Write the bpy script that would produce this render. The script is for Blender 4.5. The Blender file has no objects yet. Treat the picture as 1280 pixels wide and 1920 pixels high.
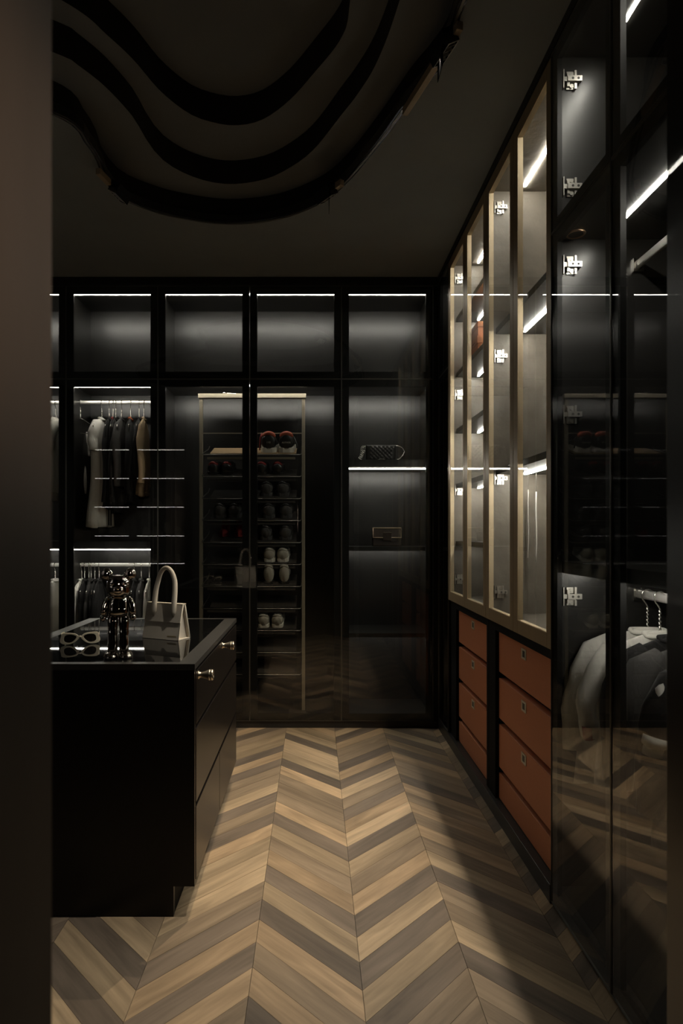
import bpy, bmesh, math, random
from mathutils import Vector, Matrix, Euler

random.seed(11)
S = bpy.context.scene
COL = S.collection
PI = math.pi

# ------------------------------------------------------------------ camera
F, CX, CY, H = 1150.0, 588.0, 1000.0, 1.22      # focal length in pixels, vanishing point, eye height
cam_d = bpy.data.cameras.new('camera')
cam_d.sensor_fit = 'VERTICAL'
cam_d.sensor_height = 36.0
cam_d.lens = 36.0 * F / 1920.0
cam_d.shift_x = (640 - CX) / 1920.0
cam_d.shift_y = (CY - 960) / 1920.0
cam_d.clip_start = 0.02
cam_d.clip_end = 50
cam_d.dof.use_dof = True
cam_d.dof.focus_distance = 2.7
cam_d.dof.aperture_fstop = 5.6
cam = bpy.data.objects.new('camera', cam_d)
cam.location = (0, 0, H)
cam.rotation_euler = (PI / 2, 0, 0)
COL.objects.link(cam)
S.camera = cam

# ------------------------------------------------------------------ world, exposure
W = bpy.data.worlds.new('world')
W.use_nodes = True
W.node_tree.nodes['Background'].inputs[0].default_value = (0.9, 0.8, 0.7, 1)
W.node_tree.nodes['Background'].inputs[1].default_value = 0.0015
S.world = W
S.view_settings.view_transform = 'Standard'
S.view_settings.look = 'None'
S.view_settings.exposure = 0.0
S.view_settings.gamma = 1.0
S.view_settings.use_curve_mapping = False
S.cycles.transparent_max_bounces = 48
S.cycles.max_bounces = 10
S.cycles.glossy_bounces = 6
S.cycles.caustics_reflective = False
S.cycles.caustics_refractive = False
S.cycles.use_denoising = True
S.cycles.sample_clamp_indirect = 3.0

WARM = (1.0, 0.80, 0.56)
NEUTRAL = (1.0, 0.91, 0.78)
LED_COL = (1.0, 0.94, 0.84)


def lamp(name, kind, loc, energy, color, aim=None, parent=None, **kw):
    d = bpy.data.lights.new(name, kind)
    d.energy = energy
    d.color = color
    for k, v in kw.items():
        setattr(d, k, v)
    o = bpy.data.objects.new(name, d)
    o.location = loc
    if aim is not None:
        o.rotation_euler = (Vector(aim) - Vector(loc)).to_track_quat('-Z', 'Y').to_euler()
    COL.objects.link(o)
    if parent is not None:
        o.parent = parent
        o.location = Vector(loc) - parent.location
    return o


# the hall behind the camera: one small lamp that grazes the jamb, nothing else of the hall is seen
lamp('hall_lamp', 'SPOT', (0.22, -0.75, 1.45), 66.0, (1.0, 0.74, 0.54), (-0.20, 0.36, 1.42),
     spot_size=math.radians(18.5), spot_blend=1.0, shadow_soft_size=0.06)


# ------------------------------------------------------------------ helpers
def at(x, y, Y):
    return Vector(((x - CX) * Y / F, Y, H - (y - CY) * Y / F))


class MB:
    def __init__(s):
        s.v, s.f = [], []

    def add(s, verts, faces):
        n = len(s.v)
        s.v += [tuple(p) for p in verts]
        s.f += [tuple(i + n for i in f) for f in faces]
        return s

    def box(s, x0, x1, y0, y1, z0, z1):
        v = [(x, y, z) for z in (z0, z1) for y in (y0, y1) for x in (x0, x1)]
        return s.add(v, [(0, 2, 3, 1), (4, 5, 7, 6), (0, 1, 5, 4), (2, 6, 7, 3), (0, 4, 6, 2), (1, 3, 7, 5)])

    def loft(s, rings, caps=True, closed=False):
        n = len(rings[0])
        v = [p for r in rings for p in r]
        f = []
        m = len(rings)
        for i in range(m if closed else m - 1):
            a, b = i * n, ((i + 1) % m) * n
            for j in range(n):
                k = (j + 1) % n
                f.append((a + j, a + k, b + k, b + j))
        if caps and not closed:
            f.append(tuple(range(n - 1, -1, -1)))
            f.append(tuple((m - 1) * n + j for j in range(n)))
        return s.add(v, f)

    def tube(s, path, r, n=8, closed=False, flat=1.0):
        P = [Vector(p) for p in path]
        m = len(P)
        R = r if isinstance(r, (list, tuple)) else [r] * m
        rings = []
        u = None
        for i in range(m):
            if closed:
                t = P[(i + 1) % m] - P[i - 1]
            else:
                t = P[min(i + 1, m - 1)] - P[max(i - 1, 0)]
            t = t.normalized() if t.length > 1e-9 else Vector((0, 0, 1))
            if u is None:
                u = t.orthogonal().normalized()
            u = (u - t * u.dot(t))
            u = u.normalized() if u.length > 1e-6 else t.orthogonal().normalized()
            w = t.cross(u)
            rings.append([P[i] + (u * math.cos(2 * PI * k / n) + w * math.sin(2 * PI * k / n) * flat) * R[i] for k in range(n)])
        return s.loft(rings, caps=not closed, closed=closed)

    def cyl(s, p0, p1, r, n=16):
        return s.tube([p0, p1], r, n)

    def prism(s, pts, axis, a, b):
        """polygon pts (2D) extruded along axis ('x','y','z') from a to b"""
        def P(q, t):
            return {'x': (t, q[0], q[1]), 'y': (q[0], t, q[1]), 'z': (q[0], q[1], t)}[axis]
        return s.loft([[P(q, a) for q in pts], [P(q, b) for q in pts]])

    def ell(s, c, rx, ry, rz, nu=18, nv=12, p=1.0):
        rings = []
        for i in range(nv + 1):
            a = -PI / 2 + PI * i / nv
            cr, sr = max(abs(math.cos(a)), 0.02) ** p, math.copysign(abs(math.sin(a)) ** p, math.sin(a))
            ring = []
            for j in range(nu):
                b = 2 * PI * j / nu
                cb, sb = math.cos(b), math.sin(b)
                ring.append((c[0] + rx * cr * math.copysign(abs(cb) ** p, cb),
                             c[1] + ry * cr * math.copysign(abs(sb) ** p, sb), c[2] + rz * sr))
            rings.append(ring)
        return s.loft(rings)

    def xf(s, M):
        s.v = [tuple(M @ Vector(p)) for p in s.v]
        return s


def obj_from(mb, name, m, parent=None, smooth=False, bevel=0.0, local=False, subsurf=0, segs=2):
    me = bpy.data.meshes.new(name)
    off = Vector((0, 0, 0))
    if parent is not None and not local:
        p = parent
        while p is not None:
            off += p.location
            p = p.parent
    me.from_pydata([(a - off.x, b - off.y, c - off.z) for a, b, c in mb.v], [], mb.f)
    bm = bmesh.new()
    bm.from_mesh(me)
    bmesh.ops.recalc_face_normals(bm, faces=bm.faces)
    bm.to_mesh(me)
    bm.free()
    if smooth:
        for q in me.polygons:
            q.use_smooth = True
    me.materials.append(m)
    o = bpy.data.objects.new(name, me)
    COL.objects.link(o)
    if parent is not None:
        o.parent = parent
    if bevel:
        b = o.modifiers.new('bevel', 'BEVEL')
        b.width = bevel
        b.segments = segs
        b.limit_method = 'ANGLE'
    if subsurf:
        b = o.modifiers.new('sub', 'SUBSURF')
        b.levels = subsurf
        b.render_levels = subsurf
    return o


def thing(name, label, cat, loc=(0, 0, 0), rz=0.0, group=None):
    o = bpy.data.objects.new(name, None)
    o.empty_display_size = 0.05
    o.location = loc
    o.rotation_euler = (0, 0, rz)
    COL.objects.link(o)
    o['label'] = label
    o['category'] = cat
    if group:
        o['group'] = group
    return o


def structure(o):
    o['kind'] = 'structure'
    return o


def copy_tree(o, parent=None):
    c = o.copy()
    COL.objects.link(c)
    if parent is not None:
        c.parent = parent
    for ch in list(o.children):
        if ch.type != 'LIGHT':
            copy_tree(ch, c)
    return c


# ------------------------------------------------------------------ materials
def new_mat(name):
    m = bpy.data.materials.new(name)
    m.use_nodes = True
    nt = m.node_tree
    return m, nt, nt.nodes['Principled BSDF']


def pbr(name, col, rough=0.5, metal=0.0, spec=0.5, noise=0.0, nscale=30.0, bump=0.0, bscale=None, stretch=(1, 1, 1), rnoise=0.0, sheen=0.0, coat=0.0):
    m, nt, b = new_mat(name)
    b.inputs['Base Color'].default_value = (*col, 1)
    b.inputs['Roughness'].default_value = rough
    b.inputs['Metallic'].default_value = metal
    b.inputs['Specular IOR Level'].default_value = spec
    b.inputs['Sheen Weight'].default_value = sheen
    b.inputs['Coat Weight'].default_value = coat
    b.inputs['Coat Roughness'].default_value = 0.08
    if noise or bump or rnoise:
        tc = nt.nodes.new('ShaderNodeTexCoord')
        mp = nt.nodes.new('ShaderNodeMapping')
        mp.inputs['Scale'].default_value = stretch
        nt.links.new(tc.outputs['Object'], mp.inputs['Vector'])
        n = nt.nodes.new('ShaderNodeTexNoise')
        n.inputs['Scale'].default_value = nscale
        n.inputs['Detail'].default_value = 5
        n.inputs['Roughness'].default_value = 0.6
        nt.links.new(mp.outputs['Vector'], n.inputs['Vector'])
        if noise:
            r = nt.nodes.new('ShaderNodeMapRange')
            r.inputs['From Min'].default_value = 0.25
            r.inputs['From Max'].default_value = 0.75
            r.inputs['To Min'].default_value = 1 - noise
            r.inputs['To Max'].default_value = 1 + noise
            nt.links.new(n.outputs['Fac'], r.inputs['Value'])
            mx = nt.nodes.new('ShaderNodeVectorMath')
            mx.operation = 'SCALE'
            mx.inputs[0].default_value = col
            nt.links.new(r.outputs['Result'], mx.inputs['Scale'])
            nt.links.new(mx.outputs['Vector'], b.inputs['Base Color'])
        if rnoise:
            r = nt.nodes.new('ShaderNodeMapRange')
            r.inputs['From Min'].default_value = 0.3
            r.inputs['From Max'].default_value = 0.7
            r.inputs['To Min'].default_value = max(rough - rnoise, 0.02)
            r.inputs['To Max'].default_value = min(rough + rnoise, 1)
            nt.links.new(n.outputs['Fac'], r.inputs['Value'])
            nt.links.new(r.outputs['Result'], b.inputs['Roughness'])
        if bump:
            n2 = n
            if bscale:
                n2 = nt.nodes.new('ShaderNodeTexNoise')
                n2.inputs['Scale'].default_value = bscale
                n2.inputs['Detail'].default_value = 4
                nt.links.new(mp.outputs['Vector'], n2.inputs['Vector'])
            bp = nt.nodes.new('ShaderNodeBump')
            bp.inputs['Strength'].default_value = bump
            bp.inputs['Distance'].default_value = 0.01
            nt.links.new(n2.outputs['Fac'], bp.inputs['Height'])
            nt.links.new(bp.outputs['Normal'], b.inputs['Normal'])
    return m


def glass_mat(name, tint, ior=1.6, gloss=1.0, rough=0.0):
    """a thin sheet: clear body, mirror reflection by Fresnel on the outward side of each face"""
    m, nt, b = new_mat(name)
    nt.nodes.remove(b)
    out = nt.nodes['Material Output']
    t = nt.nodes.new('ShaderNodeBsdfTransparent')
    t.inputs['Color'].default_value = (*tint, 1)
    g = nt.nodes.new('ShaderNodeBsdfGlossy')
    g.inputs['Roughness'].default_value = rough
    g.inputs['Color'].default_value = (gloss, gloss, gloss, 1)
    fr = nt.nodes.new('ShaderNodeFresnel')
    fr.inputs['IOR'].default_value = ior
    ge = nt.nodes.new('ShaderNodeNewGeometry')
    inv = nt.nodes.new('ShaderNodeMath')
    inv.operation = 'SUBTRACT'
    inv.inputs[0].default_value = 1.0
    nt.links.new(ge.outputs['Backfacing'], inv.inputs[1])
    mu = nt.nodes.new('ShaderNodeMath')
    mu.operation = 'MULTIPLY'
    nt.links.new(fr.outputs['Fac'], mu.inputs[0])
    nt.links.new(inv.outputs[0], mu.inputs[1])
    mx = nt.nodes.new('ShaderNodeMixShader')
    nt.links.new(mu.outputs[0], mx.inputs['Fac'])
    nt.links.new(t.outputs[0], mx.inputs[1])
    nt.links.new(g.outputs[0], mx.inputs[2])
    nt.links.new(mx.outputs[0], out.inputs['Surface'])
    return m


def emit_mat(name, col, strength):
    m, nt, b = new_mat(name)
    b.inputs['Base Color'].default_value = (0.8, 0.8, 0.78, 1)
    b.inputs['Emission Color'].default_value = (*col, 1)
    b.inputs['Emission Strength'].default_value = strength
    return m


def wood_mat():
    m, nt, b = new_mat('oak_plank')
    N, L = nt.nodes, nt.links
    uv = N.new('ShaderNodeUVMap')
    oi = N.new('ShaderNodeObjectInfo')
    sc = N.new('ShaderNodeVectorMath')
    sc.operation = 'SCALE'
    sc.inputs['Scale'].default_value = 23.0
    cmb = N.new('ShaderNodeCombineXYZ')
    L.new(oi.outputs['Random'], cmb.inputs[0])
    L.new(oi.outputs['Random'], cmb.inputs[1])
    L.new(cmb.outputs[0], sc.inputs[0])
    ad = N.new('ShaderNodeVectorMath')
    L.new(uv.outputs[0], ad.inputs[0])
    L.new(sc.outputs[0], ad.inputs[1])
    mp = N.new('ShaderNodeMapping')
    mp.inputs['Scale'].default_value = (2.2, 17, 1)
    L.new(ad.outputs[0], mp.inputs[0])
    n1 = N.new('ShaderNodeTexNoise')
    n1.inputs['Scale'].default_value = 1.0
    n1.inputs['Detail'].default_value = 6
    n1.inputs['Distortion'].default_value = 1.2
    L.new(mp.outputs[0], n1.inputs['Vector'])
    mp2 = N.new('ShaderNodeMapping')
    mp2.inputs['Scale'].default_value = (5.0, 85, 1)
    L.new(ad.outputs[0], mp2.inputs[0])
    n2 = N.new('ShaderNodeTexNoise')
    n2.inputs['Scale'].default_value = 1.0
    n2.inputs['Detail'].default_value = 5
    n2.inputs['Distortion'].default_value = 0.6
    L.new(mp2.outputs[0], n2.inputs['Vector'])
    mp3 = N.new('ShaderNodeMapping')
    mp3.inputs['Scale'].default_value = (1.2, 9, 1)
    L.new(ad.outputs[0], mp3.inputs[0])
    n3 = N.new('ShaderNodeTexNoise')
    n3.inputs['Scale'].default_value = 1.0
    n3.inputs['Detail'].default_value = 2
    L.new(mp3.outputs[0], n3.inputs['Vector'])
    s1 = N.new('ShaderNodeMath')
    s1.operation = 'MULTIPLY_ADD'
    L.new(n1.outputs['Fac'], s1.inputs[0])
    s1.inputs[1].default_value = 1.0
    hf = N.new('ShaderNodeMath')
    hf.operation = 'MULTIPLY_ADD'
    hf.inputs[1].default_value = 0.5
    hf.inputs[2].default_value = 0.25
    L.new(n2.outputs['Fac'], hf.inputs[0])
    L.new(hf.outputs[0], s1.inputs[2])
    s2 = N.new('ShaderNodeMath')
    s2.operation = 'MULTIPLY_ADD'
    L.new(n3.outputs['Fac'], s2.inputs[0])
    s2.inputs[1].default_value = 0.9
    L.new(s1.outputs[0], s2.inputs[2])
    r = N.new('ShaderNodeMapRange')
    r.inputs['From Min'].default_value = 1.05
    r.inputs['From Max'].default_value = 1.85
    r.inputs['To Min'].default_value = 0.52
    r.inputs['To Max'].default_value = 1.35
    L.new(s2.outputs[0], r.inputs['Value'])
    mul = N.new('ShaderNodeVectorMath')
    mul.operation = 'SCALE'
    L.new(oi.outputs['Color'], mul.inputs[0])
    L.new(r.outputs[0], mul.inputs['Scale'])
    L.new(mul.outputs[0], b.inputs['Base Color'])
    b.inputs['Roughness'].default_value = 0.42
    b.inputs['Specular IOR Level'].default_value = 0.35
    bp = N.new('ShaderNodeBump')
    bp.inputs['Strength'].default_value = 0.12
    bp.inputs['Distance'].default_value = 0.002
    L.new(n2.outputs['Fac'], bp.inputs['Height'])
    L.new(bp.outputs[0], b.inputs['Normal'])
    return m


M = {}
M['black'] = pbr('black_lacquer', (0.006, 0.0055, 0.005), 0.38, spec=0.35)
M['black_matt'] = pbr('black_matt', (0.004, 0.0038, 0.0036), 0.7, spec=0.15)
M['island_black'] = pbr('island_lacquer', (0.006, 0.0045, 0.004), 0.36, spec=0.30)
M['drawer_black'] = pbr('drawer_lacquer', (0.008, 0.006, 0.005), 0.3, spec=0.5, noise=0.3, nscale=14, stretch=(1, 1, .1))
M['fascia'] = pbr('fascia_paint', (0.010, 0.009, 0.008), 0.45, spec=0.3)
M['edge'] = pbr('dark_aluminium', (0.20, 0.19, 0.17), 0.32, metal=0.8)
M['ceiling'] = pbr('ceiling_paint', (0.29, 0.315, 0.315), 0.6, spec=0.2, noise=0.06, nscale=4)
M['cove'] = pbr('cove_paint', (0.22, 0.225, 0.22), 0.6, spec=0.2, noise=0.06, nscale=4)
M['riser'] = pbr('riser_shade', (0.022, 0.018, 0.015), 0.5, spec=0.2)  # shade on the cove's upright faces, put into a darker colour
M['cut_plate'] = pbr('cut_plate_black', (0.0002, 0.0002, 0.0002), 1.0, spec=0.0)  # near-zero black so the added beam plates stay dark
M['wall'] = pbr('charcoal_paint', (0.030, 0.028, 0.026), 0.65, spec=0.2)
M['jamb'] = pbr('jamb_veneer', (0.10, 0.078, 0.060), 0.55, spec=0.15, noise=0.25, nscale=5, stretch=(1, 1, 0.25))
M['charcoal'] = pbr('charcoal_plaster', (0.017, 0.0160, 0.0146), 0.32, spec=0.75, noise=0.2, nscale=7)
M['taupe'] = pbr('taupe_plaster', (0.19, 0.168, 0.138), 0.45, spec=0.35, noise=0.28, nscale=10, bump=0.25, bscale=24, rnoise=0.1)
M['tan_metal'] = pbr('champagne_metal', (0.36, 0.275, 0.17), 0.45, metal=0.3, noise=0.05, nscale=60, stretch=(1, 1, .05))
M['tan_lit'] = pbr('champagne_lit', (0.78, 0.62, 0.40), 0.5, metal=0.1)  # paler copy of the frame metal, LED light put into the colour
M['rack_metal'] = pbr('champagne_rack', (0.33, 0.29, 0.22), 0.4, metal=0.5)
M['rack_shade'] = pbr('rack_shaded', (0.035, 0.03, 0.026), 0.5)  # darker copy for the lower rack, its shade put into the colour
M['rack_tan'] = pbr('rack_tan_liner', (0.36, 0.25, 0.14), 0.6)
M['orange'] = pbr('tan_leather_front', (0.50, 0.195, 0.100), 0.55, spec=0.3, noise=0.05, nscale=160, bump=0.05)
M['pull'] = pbr('bronze_pull', (0.62, 0.56, 0.43), 0.42, metal=0.25)
M['chrome'] = pbr('chrome', (0.80, 0.77, 0.70), 0.18, metal=1.0)
M['hinge'] = pbr('nickel_hinge', (0.80, 0.77, 0.70), 0.32, metal=0.85)
M['screw'] = pbr('screw_dark', (0.10, 0.095, 0.085), 0.5, metal=0.5)
M['knob'] = pbr('aged_brass', (0.60, 0.52, 0.40), 0.28, metal=1.0)
M['bear'] = pbr('mirror_chrome', (0.55, 0.50, 0.44), 0.045, metal=1.0)
M['bag'] = pbr('cream_leather', (0.54, 0.49, 0.41), 0.5, spec=0.35, noise=0.03, nscale=120, bump=0.03)
M['bag_edge'] = pbr('cream_edge_paint', (0.72, 0.66, 0.54), 0.5)
M['gold'] = pbr('gold', (0.75, 0.55, 0.22), 0.3, metal=1.0)
M['specs'] = pbr('cream_acetate', (0.86, 0.76, 0.58), 0.3, spec=0.5)
M['lens'] = pbr('brown_lens', (0.018, 0.012, 0.008), 0.03, spec=0.8)
M['tabletop'] = pbr('black_tempered_glass', (0.004, 0.004, 0.004), 0.02, spec=1.0)
M['topframe'] = pbr('brushed_black_frame', (0.055, 0.052, 0.047), 0.36, metal=0.35, spec=0.5)
M['plinth'] = pbr('dark_plinth', (0.030, 0.028, 0.026), 0.35, spec=0.4)
M['rod'] = pbr('polished_rod', (0.85, 0.83, 0.78), 0.3, metal=0.7)
M['wire'] = pbr('hanger_wire', (0.80, 0.77, 0.70), 0.2, metal=0.9)
M['white_cloth'] = pbr('white_cotton', (0.72, 0.70, 0.64), 0.85, spec=0.2, bump=0.9, nscale=13, stretch=(1.4, 1, .45))
M['ivory_cloth'] = pbr('ivory_cotton', (0.55, 0.52, 0.45), 0.85, spec=0.2, bump=0.9, nscale=13, stretch=(1.4, 1, .45))
M['beige_cloth'] = pbr('beige_wool', (0.40, 0.30, 0.19), 0.9, spec=0.1, bump=0.15, nscale=180)
M['black_cloth'] = pbr('black_wool', (0.013, 0.012, 0.012), 0.8, spec=0.25, bump=0.8, nscale=12, stretch=(1.4, 1, .5), sheen=0.05)
M['grey_cloth'] = pbr('charcoal_wool', (0.055, 0.052, 0.050), 0.85, spec=0.2, bump=0.8, nscale=12, stretch=(1.4, 1, .5))
M['rust_cloth'] = pbr('rust_cloth', (0.45, 0.12, 0.05), 0.85)
M['sheer'] = pbr('sheer_white_chiffon', (0.40, 0.39, 0.36), 0.9, spec=0.1)
M['rubber_white'] = pbr('white_rubber', (0.62, 0.59, 0.52), 0.6)
M['shoe_black'] = pbr('black_leather', (0.012, 0.011, 0.010), 0.4)
M['shoe_red'] = pbr('red_suede', (0.20, 0.014, 0.013), 0.6)
M['shoe_orange'] = pbr('orange_red_lining', (0.30, 0.062, 0.030), 0.55)
M['shoe_cream'] = pbr('cream_canvas', (0.30, 0.28, 0.235), 0.7)
M['shoe_grey'] = pbr('grey_suede', (0.045, 0.042, 0.040), 0.75)
M['quilt'] = pbr('black_quilted_leather', (0.022, 0.020, 0.018), 0.32, spec=0.5)
M['clutch'] = pbr('dark_brown_leather', (0.030, 0.018, 0.012), 0.4)
M['clutch_trim'] = pbr('tan_trim', (0.36, 0.27, 0.17), 0.5)
M['box_orange'] = pbr('orange_card', (0.52, 0.17, 0.045), 0.6, noise=0.05, nscale=60)
M['box_brown'] = pbr('brown_ribbon', (0.10, 0.045, 0.02), 0.6)
M['box_light'] = pbr('kraft_label', (0.70, 0.58, 0.40), 0.7)
M['track'] = pbr('track_black', (0.010, 0.010, 0.010), 0.25, spec=0.6)
M['adapter'] = pbr('lit_lip_tan', (0.40, 0.31, 0.20), 0.5, metal=0.3)  # lamp light on the cove lip, put into a tan colour
M['louvre'] = pbr('louvre_grey', (0.5, 0.49, 0.46), 0.4)
M['cord'] = pbr('white_cord', (0.75, 0.73, 0.68), 0.6)
M['copper'] = pbr('copper_ring', (0.55, 0.36, 0.22), 0.35, metal=0.8)
M['puck'] = pbr('puck_glass', (0.12, 0.11, 0.10), 0.25)
M['floor_base'] = pbr('joint_black', (0.02, 0.016, 0.012), 0.8)
M['plank'] = wood_mat()
M['pane'] = glass_mat('clear_glass', (0.90, 0.91, 0.90), 1.62)
M['pane_smoke'] = glass_mat('smoked_glass', (0.72, 0.72, 0.71), 1.75)
M['leaf_glass'] = glass_mat('dark_glass', (0.14, 0.14, 0.14), 1.6, rough=0.3)
M['led_back'] = emit_mat('led_back', LED_COL, 44.0)
M['led_tan'] = emit_mat('led_tan', LED_COL, 140.0)
M['led_right'] = emit_mat('led_right', LED_COL, 75.0)
M['led_low'] = emit_mat('led_low', LED_COL, 40.0)
M['led_dim'] = emit_mat('led_dim', LED_COL, 18.0)
M['led_shoe'] = emit_mat('led_shoe', LED_COL, 9.0)

# ------------------------------------------------------------------ floor: chevron planks, every plank a part
YB = 3.844
floor = structure(obj_from(MB().box(-3.0, 2.2, -1.6, 4.6, -0.10, -0.0085), 'floor', M['floor_base']))
CWID, PITCH = 0.302, 0.1070
SEAM0 = -0.172


def plank_mesh(x0, x1, s, name):
    """parallelogram plank between x0..x1 (relative to its column's middle), s = +1 runs away from the viewer to the right"""
    g = 0.0007
    hp = PITCH / 2 - g
    me = bpy.data.meshes.new(name)
    v = []
    for z in (-0.008, 0.0):
        for (x, e) in ((x0 + g, -1), (x1 - g, -1), (x1 - g, 1), (x0 + g, 1)):
            v.append((x, s * x + e * hp, z))
    me.from_pydata(v, [], [(0, 3, 2, 1), (4, 5, 6, 7), (0, 1, 5, 4), (1, 2, 6, 5), (2, 3, 7, 6), (3, 0, 4, 7)])
    uv = me.uv_layers.new(name='UVMap')
    for lp in me.loops:
        p = me.vertices[lp.vertex_index].co
        uv.data[lp.index].uv = (p.x * math.sqrt(2), (p.y - s * p.x) / math.sqrt(2))
    me.materials.append(M['plank'])
    return me


TONES = [(0.47, 0.335, 0.205), (0.225, 0.175, 0.130), (0.40, 0.300, 0.190), (0.175, 0.138, 0.105), (0.53, 0.395, 0.250), (0.30, 0.225, 0.150)]
PLANK_OFF = {0: 0.0}
pm = {1: plank_mesh(-CWID / 2, CWID / 2, 1, 'plank'), -1: plank_mesh(-CWID / 2, CWID / 2, -1, 'plank')}
edge_pm = plank_mesh(-CWID / 2, -CWID / 2 + 0.07, 1, 'plank')
rest = MB()
rnd = random.Random(5)
for ci in range(-7, 4):
    xm = SEAM0 + (ci + 0.5) * CWID
    s = -1 if ci % 2 == 0 else 1
    prev = 0
    for k in range(40):
        y = 0.45 + k * PITCH + (0.055 if ci % 2 else 0.0) * 0 
        if y > 4.05:
            break
        t = k % 2 if rnd.random() < 0.72 else rnd.randrange(2)
        tone = rnd.choice([TONES[0], TONES[2], TONES[4], TONES[5]]) if t == 0 else rnd.choice([TONES[1], TONES[3], TONES[5]])
        j = 0.88 + 0.24 * rnd.random()
        if ci < -4:                                   # far left of the island: seen only as a faint reflection, one joined part
            g = 0.0007
            hp = PITCH / 2 - g
            x0, x1 = -CWID / 2 + g, CWID / 2 - g
            v = [(xm + x, y + s * x + e * hp, z) for z in (-0.008, 0.0) for (x, e) in ((x0, -1), (x1, -1), (x1, 1), (x0, 1))]
            rest.add(v, [(0, 3, 2, 1), (4, 5, 6, 7), (0, 1, 5, 4), (1, 2, 6, 5), (2, 3, 7, 6), (3, 0, 4, 7)])
            continue
        o = bpy.data.objects.new('plank', edge_pm if ci == 3 else pm[s])
        o.location = (xm, y, 0.0004 * rnd.random())
        o.color = (tone[0] * j, tone[1] * j, tone[2] * j, 1)
        o.parent = floor
        COL.objects.link(o)
o = obj_from(rest, 'planking', M['plank'], floor)
o.color = (0.33, 0.25, 0.16, 1)
o['kind'] = 'stuff'
uvl = o.data.uv_layers.new(name='UVMap')
for lp in o.data.loops:
    p = o.data.vertices[lp.vertex_index].co
    uvl.data[lp.index].uv = (p.x + p.y, p.y - p.x)

# ------------------------------------------------------------------ walls, jamb, open glass door leaf
structure(obj_from(MB().box(-3.0, 2.2, 4.30, 4.45, 0, 3.3), 'wall_back', M['wall']))
structure(obj_from(MB().box(1.42, 1.60, -1.6, 4.30, 0, 3.3), 'wall_right', M['wall']))
structure(obj_from(MB().box(-2.9, -2.72, -1.6, 4.30, 0, 3.3), 'wall_left', M['wall']))
JX = -0.1905
structure(obj_from(MB().box(JX - .05, JX, 0.20, 0.45, 0, 3.3), 'trim_4', M['jamb'], bevel=0.004))
structure(obj_from(MB().box(-2.72, JX - .05, 0.20, 0.45, 0, 3.3), 'wall_front', M['black_matt']))
structure(obj_from(MB().box(0.53, 1.42, 0.20, 0.45, 0, 3.3), 'wall_doorway', M['black_matt']))
structure(obj_from(MB().box(-2.72, 1.42, -1.6, -1.45, 0, 3.3), 'wall_hall', M['black_matt']))
# ceiling over the back wardrobes: black fascia
structure(obj_from(MB().box(-2.72, 0.80, 3.835, 4.30, 2.773, 2.824), 'trim_1', M['fascia'], bevel=0.003))
structure(obj_from(MB().box(-2.72, 0.7795, 3.845, 4.20, 0.0, 0.042), 'baseboard_back', M['plinth'], bevel=0.002))
pl = MB().box(0.777, 1.36, 2.02, 3.838, 0.0, 0.062)
structure(obj_from(pl, 'baseboard_right', M['plinth'], bevel=0.002))
structure(obj_from(MB().box(0.775, 0.80, 0.9, 3.83, 2.792, 2.824), 'trim_2', M['fascia']))

# ------------------------------------------------------------------ ceiling with the three-step wavy cove
Z1, Z2, Z3, Z4 = 2.825, 2.929, 3.044, 3.175
CC = Vector((-0.36, 1.72))


def px_curve(pts, Z):
    out = []
    for x, y in pts:
        Y = F * (Z - H) / (CY - y)
        out.append(((x - CX) * Y / F, Y))
    return out


curve_c = px_curve([(870, 0), (840, 90), (805, 140), (770, 180), (710, 262), (650, 333), (600, 372), (520, 402), (425, 411), (330, 398), (270, 381), (225, 360), (193, 325), (180, 290), (160, 258), (107, 206)], Z1) + \
    [(-1.35, 2.10), (-1.72, 1.75), (-1.70, 1.25), (-1.2, 0.95), (-0.4, 0.85), (0.25, 0.95), (0.50, 1.40)]
curve_b = px_curve([(749, 0), (706, 117), (669, 178), (640, 215), (590, 278), (550, 310), (500, 335), (440, 345), (390, 340), (340, 322), (300, 295), (270, 255), (250, 220), (200, 165), (150, 125), (110, 102)], Z2) + \
    [(-1.25, 1.98), (-1.50, 1.70), (-1.45, 1.32), (-1.1, 1.08), (-0.4, 0.98), (0.15, 1.08), (0.33, 1.45)]
curve_a = px_curve([(656, 0), (640, 70), (590, 135), (540, 190), (490, 225), (440, 235), (390, 227), (350, 210), (300, 170), (250, 112), (200, 65), (140, 15)], Z3) + \
    [(-1.08, 1.90), (-1.22, 1.66), (-1.15, 1.42), (-0.95, 1.26), (-0.4, 1.15), (0.02, 1.26), (0.12, 1.60)]


def polar(curve, n=160):
    """smooth closed curve resampled by angle about CC"""
    m = len(curve)
    dense = []
    for i in range(m):
        p0, p1, p2, p3 = (Vector(curve[(i + k - 1) % m]) for k in range(4))
        for q in range(12):
            t = q / 12
            dense.append(0.5 * ((2 * p1) + (p2 - p0) * t + (2 * p0 - 5 * p1 + 4 * p2 - p3) * t * t + (3 * p1 - p0 - 3 * p2 + p3) * t ** 3))
    pol = sorted((math.atan2((p - CC).y, (p - CC).x), (p - CC).length) for p in dense)
    ang = [a for a, _ in pol]
    rad = [r for _, r in pol]
    out = []
    import bisect
    for k in range(n):
        a = -PI + 2 * PI * (k + 0.5) / n
        i = bisect.bisect(ang, a)
        a0, r0 = (ang[i - 1], rad[i - 1]) if i > 0 else (ang[-1] - 2 * PI, rad[-1])
        a1, r1 = (ang[i], rad[i]) if i < len(ang) else (ang[0] + 2 * PI, rad[0])
        t = (a - a0) / (a1 - a0) if a1 > a0 else 0
        r = r0 + (r1 - r0) * t
        out.append((CC.x + r * math.cos(a), CC.y + r * math.sin(a)))
    return out


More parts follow.
